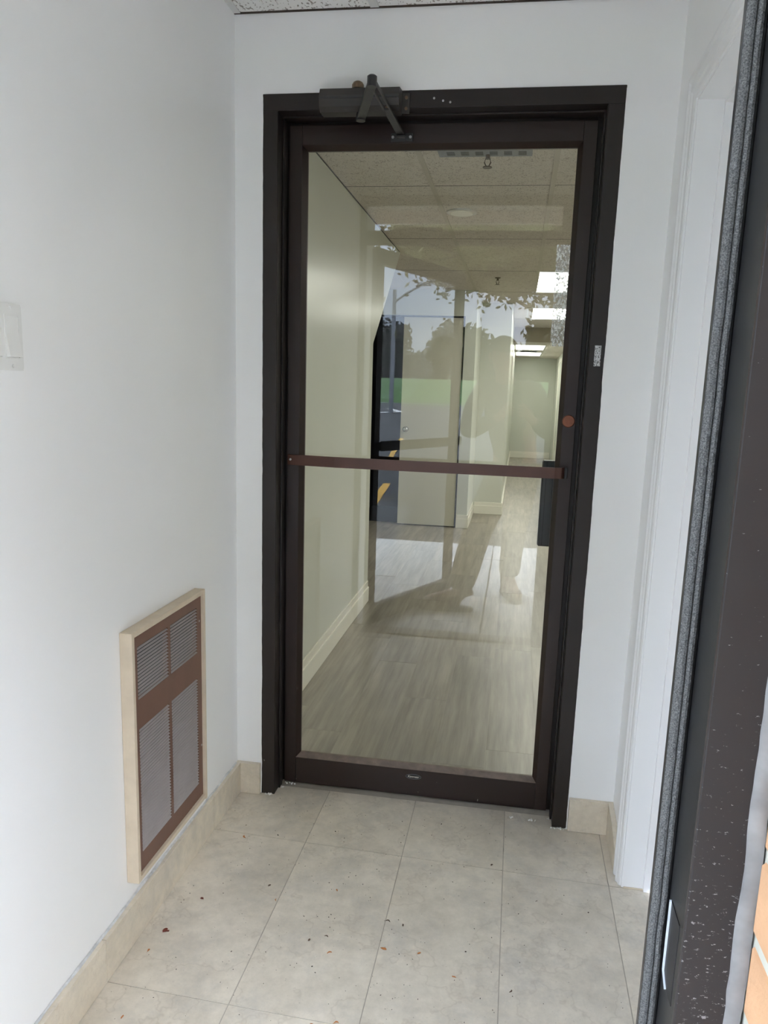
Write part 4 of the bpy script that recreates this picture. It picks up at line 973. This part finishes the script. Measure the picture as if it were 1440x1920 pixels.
# ================================================================ LITTER ON THE TILES
def scrap(x, y, r, mat, label, curl=.3, shape='oval', seed=0):
    rnd = random.Random(seed); bm = bmesh.new(); n = 10; vs = []
    a0 = rnd.uniform(0, 6.28); el = rnd.uniform(.35, .6)
    if shape == 'heart': el = .95
    if shape == 'curl': el = .3
    for k in range(n):
        a = 2 * PI * k / n; q = r * (1 + .25 * rnd.uniform(-1, 1)); 
        if shape == 'heart' and k == 0: q *= .35
        px, py = q * math.cos(a), q * el * math.sin(a)
        if shape == 'curl': py += px * px / r * .55
        vs.append(bm.verts.new((x + px * math.cos(a0) - py * math.sin(a0), y + px * math.sin(a0) + py * math.cos(a0), .0012 + curl * r * abs(math.sin(a)) * .6)))
    c = bm.verts.new((x, y, .0016))
    for k in range(n): bm.faces.new((c, vs[k], vs[(k + 1) % n]))
    ext = bmesh.ops.extrude_face_region(bm, geom=bm.faces[:]); bmesh.ops.translate(bm, verts=[v for v in ext['geom'] if isinstance(v, bmesh.types.BMVert)], vec=(0, 0, .0006))
    o = link('leaf_scrap', finish(bm, 'leaf_scrap'), mat, None, (x, y, 0.0005)); tag(o, label, 'leaf', 'dry leaf scraps on the tile floor')
GL = 'dry leaf scraps on the tile floor'
for k, (x, y, r, m_, lab, sh) in enumerate([
 (.1170, -.2630, .0085, 'leaf_orange', 'curled orange leaf scrap on the tile joint below the wall grille', 'curl'),
 (.0700, -.6890, .0085, 'leaf_red', 'dark red heart shaped leaf scrap beside the left baseboard', 'heart'),
 (.1080, -.5560, .0055, 'leaf_red', 'thin red leaf scrap inward of the wall grille', 'oval'),
 (.0590, -.7610, .0050, 'leaf_orange', 'orange crumb of leaf nearest below the dark red heart shaped scrap', 'oval'),
 (.0967, -.9560, .0050, 'leaf_orange', 'small orange leaf bit by the bottom edge at the left', 'oval'),
 (.2650, -.4670, .0045, 'leaf_brown', 'short brown leaf bit left of centre in front of the door', 'oval'),
 (.2990, -.5220, .0045, 'leaf_orange', 'tiny tan leaf bit left of centre on the long tile', 'curl'),
 (.4500, -.4490, .0055, 'leaf_orange', 'tan leaf flake in front of the door centre', 'oval'),
 (.4270, -.6490, .0045, 'leaf_brown', 'brown leaf dot left of a rust coloured flake', 'oval'),
 (.4660, -.6270, .0055, 'leaf_brown', 'dark brown curled leaf bit at the middle of the floor', 'curl'),
 (.4860, -.6800, .0065, 'leaf_orange', 'rust coloured leaf flake just below the dark curled bit', 'curl'),
 (.6130, -.6430, .0075, 'leaf_orange', 'round orange leaf flake on the third tile from the left', 'oval'),
 (.6070, -.5400, .0060, 'leaf_brown', 'thin dark sliver of leaf above the round orange flake', 'curl'),
 (.6470, -.5500, .0045, 'leaf_brown', 'short brown leaf sliver right of the thin dark sliver', 'oval'),
 (.7000, -.6400, .0045, 'leaf_orange', 'pale orange leaf dot near the third tile joint', 'oval'),
 (.7900, -.7000, .0050, 'leaf_orange', 'orange crumb on the worn grey patch of the right tile', 'oval'),
 (.5020, -.9000, .0080, 'leaf_orange', 'tan leaf flake at the bottom edge of the floor', 'oval'),
 (.5510, -.8800, .0060, 'leaf_orange', 'small tan leaf flake right of the bottom edge flake', 'curl'),
 (.9230, -.7180, .0055, 'leaf_brown', 'brown leaf sliver near the right floor joint', 'curl'),
 (.8620, -.2450, .0050, 'leaf_brown', 'dark leaf dot near the right foot of the door frame', 'oval')]):
    scrap(x, y, r, M[m_], lab, .3, sh, k)
# uncountable grit
bm = bmesh.new(); rnd = random.Random(5)
for k in range(430):
    x = rnd.uniform(.03, 1.18) if k % 3 else rnd.gauss(.45, .2); y = rnd.uniform(-1.05, -.02)
    x = min(max(x, .03), 1.18); s = rnd.uniform(.0006, .0019) * (1.6 if k % 23 == 0 else 1)
    m4 = Matrix.Translation((x, y, s * .35 + .0003)) @ Matrix.Rotation(rnd.uniform(0, 3), 4, 'Z') @ Matrix.Diagonal((rnd.uniform(.7, 2.0), .8, .5, 1))
    bmesh.ops.create_cube(bm, size=s, matrix=m4)
o = link('grit', finish(bm, 'grit'), M['grit'], None, (.6, -.6, 0)); tag(o, 'fine dark grit scattered over the marble tiles', 'grit', None, 'stuff')
print('planks', cnt)
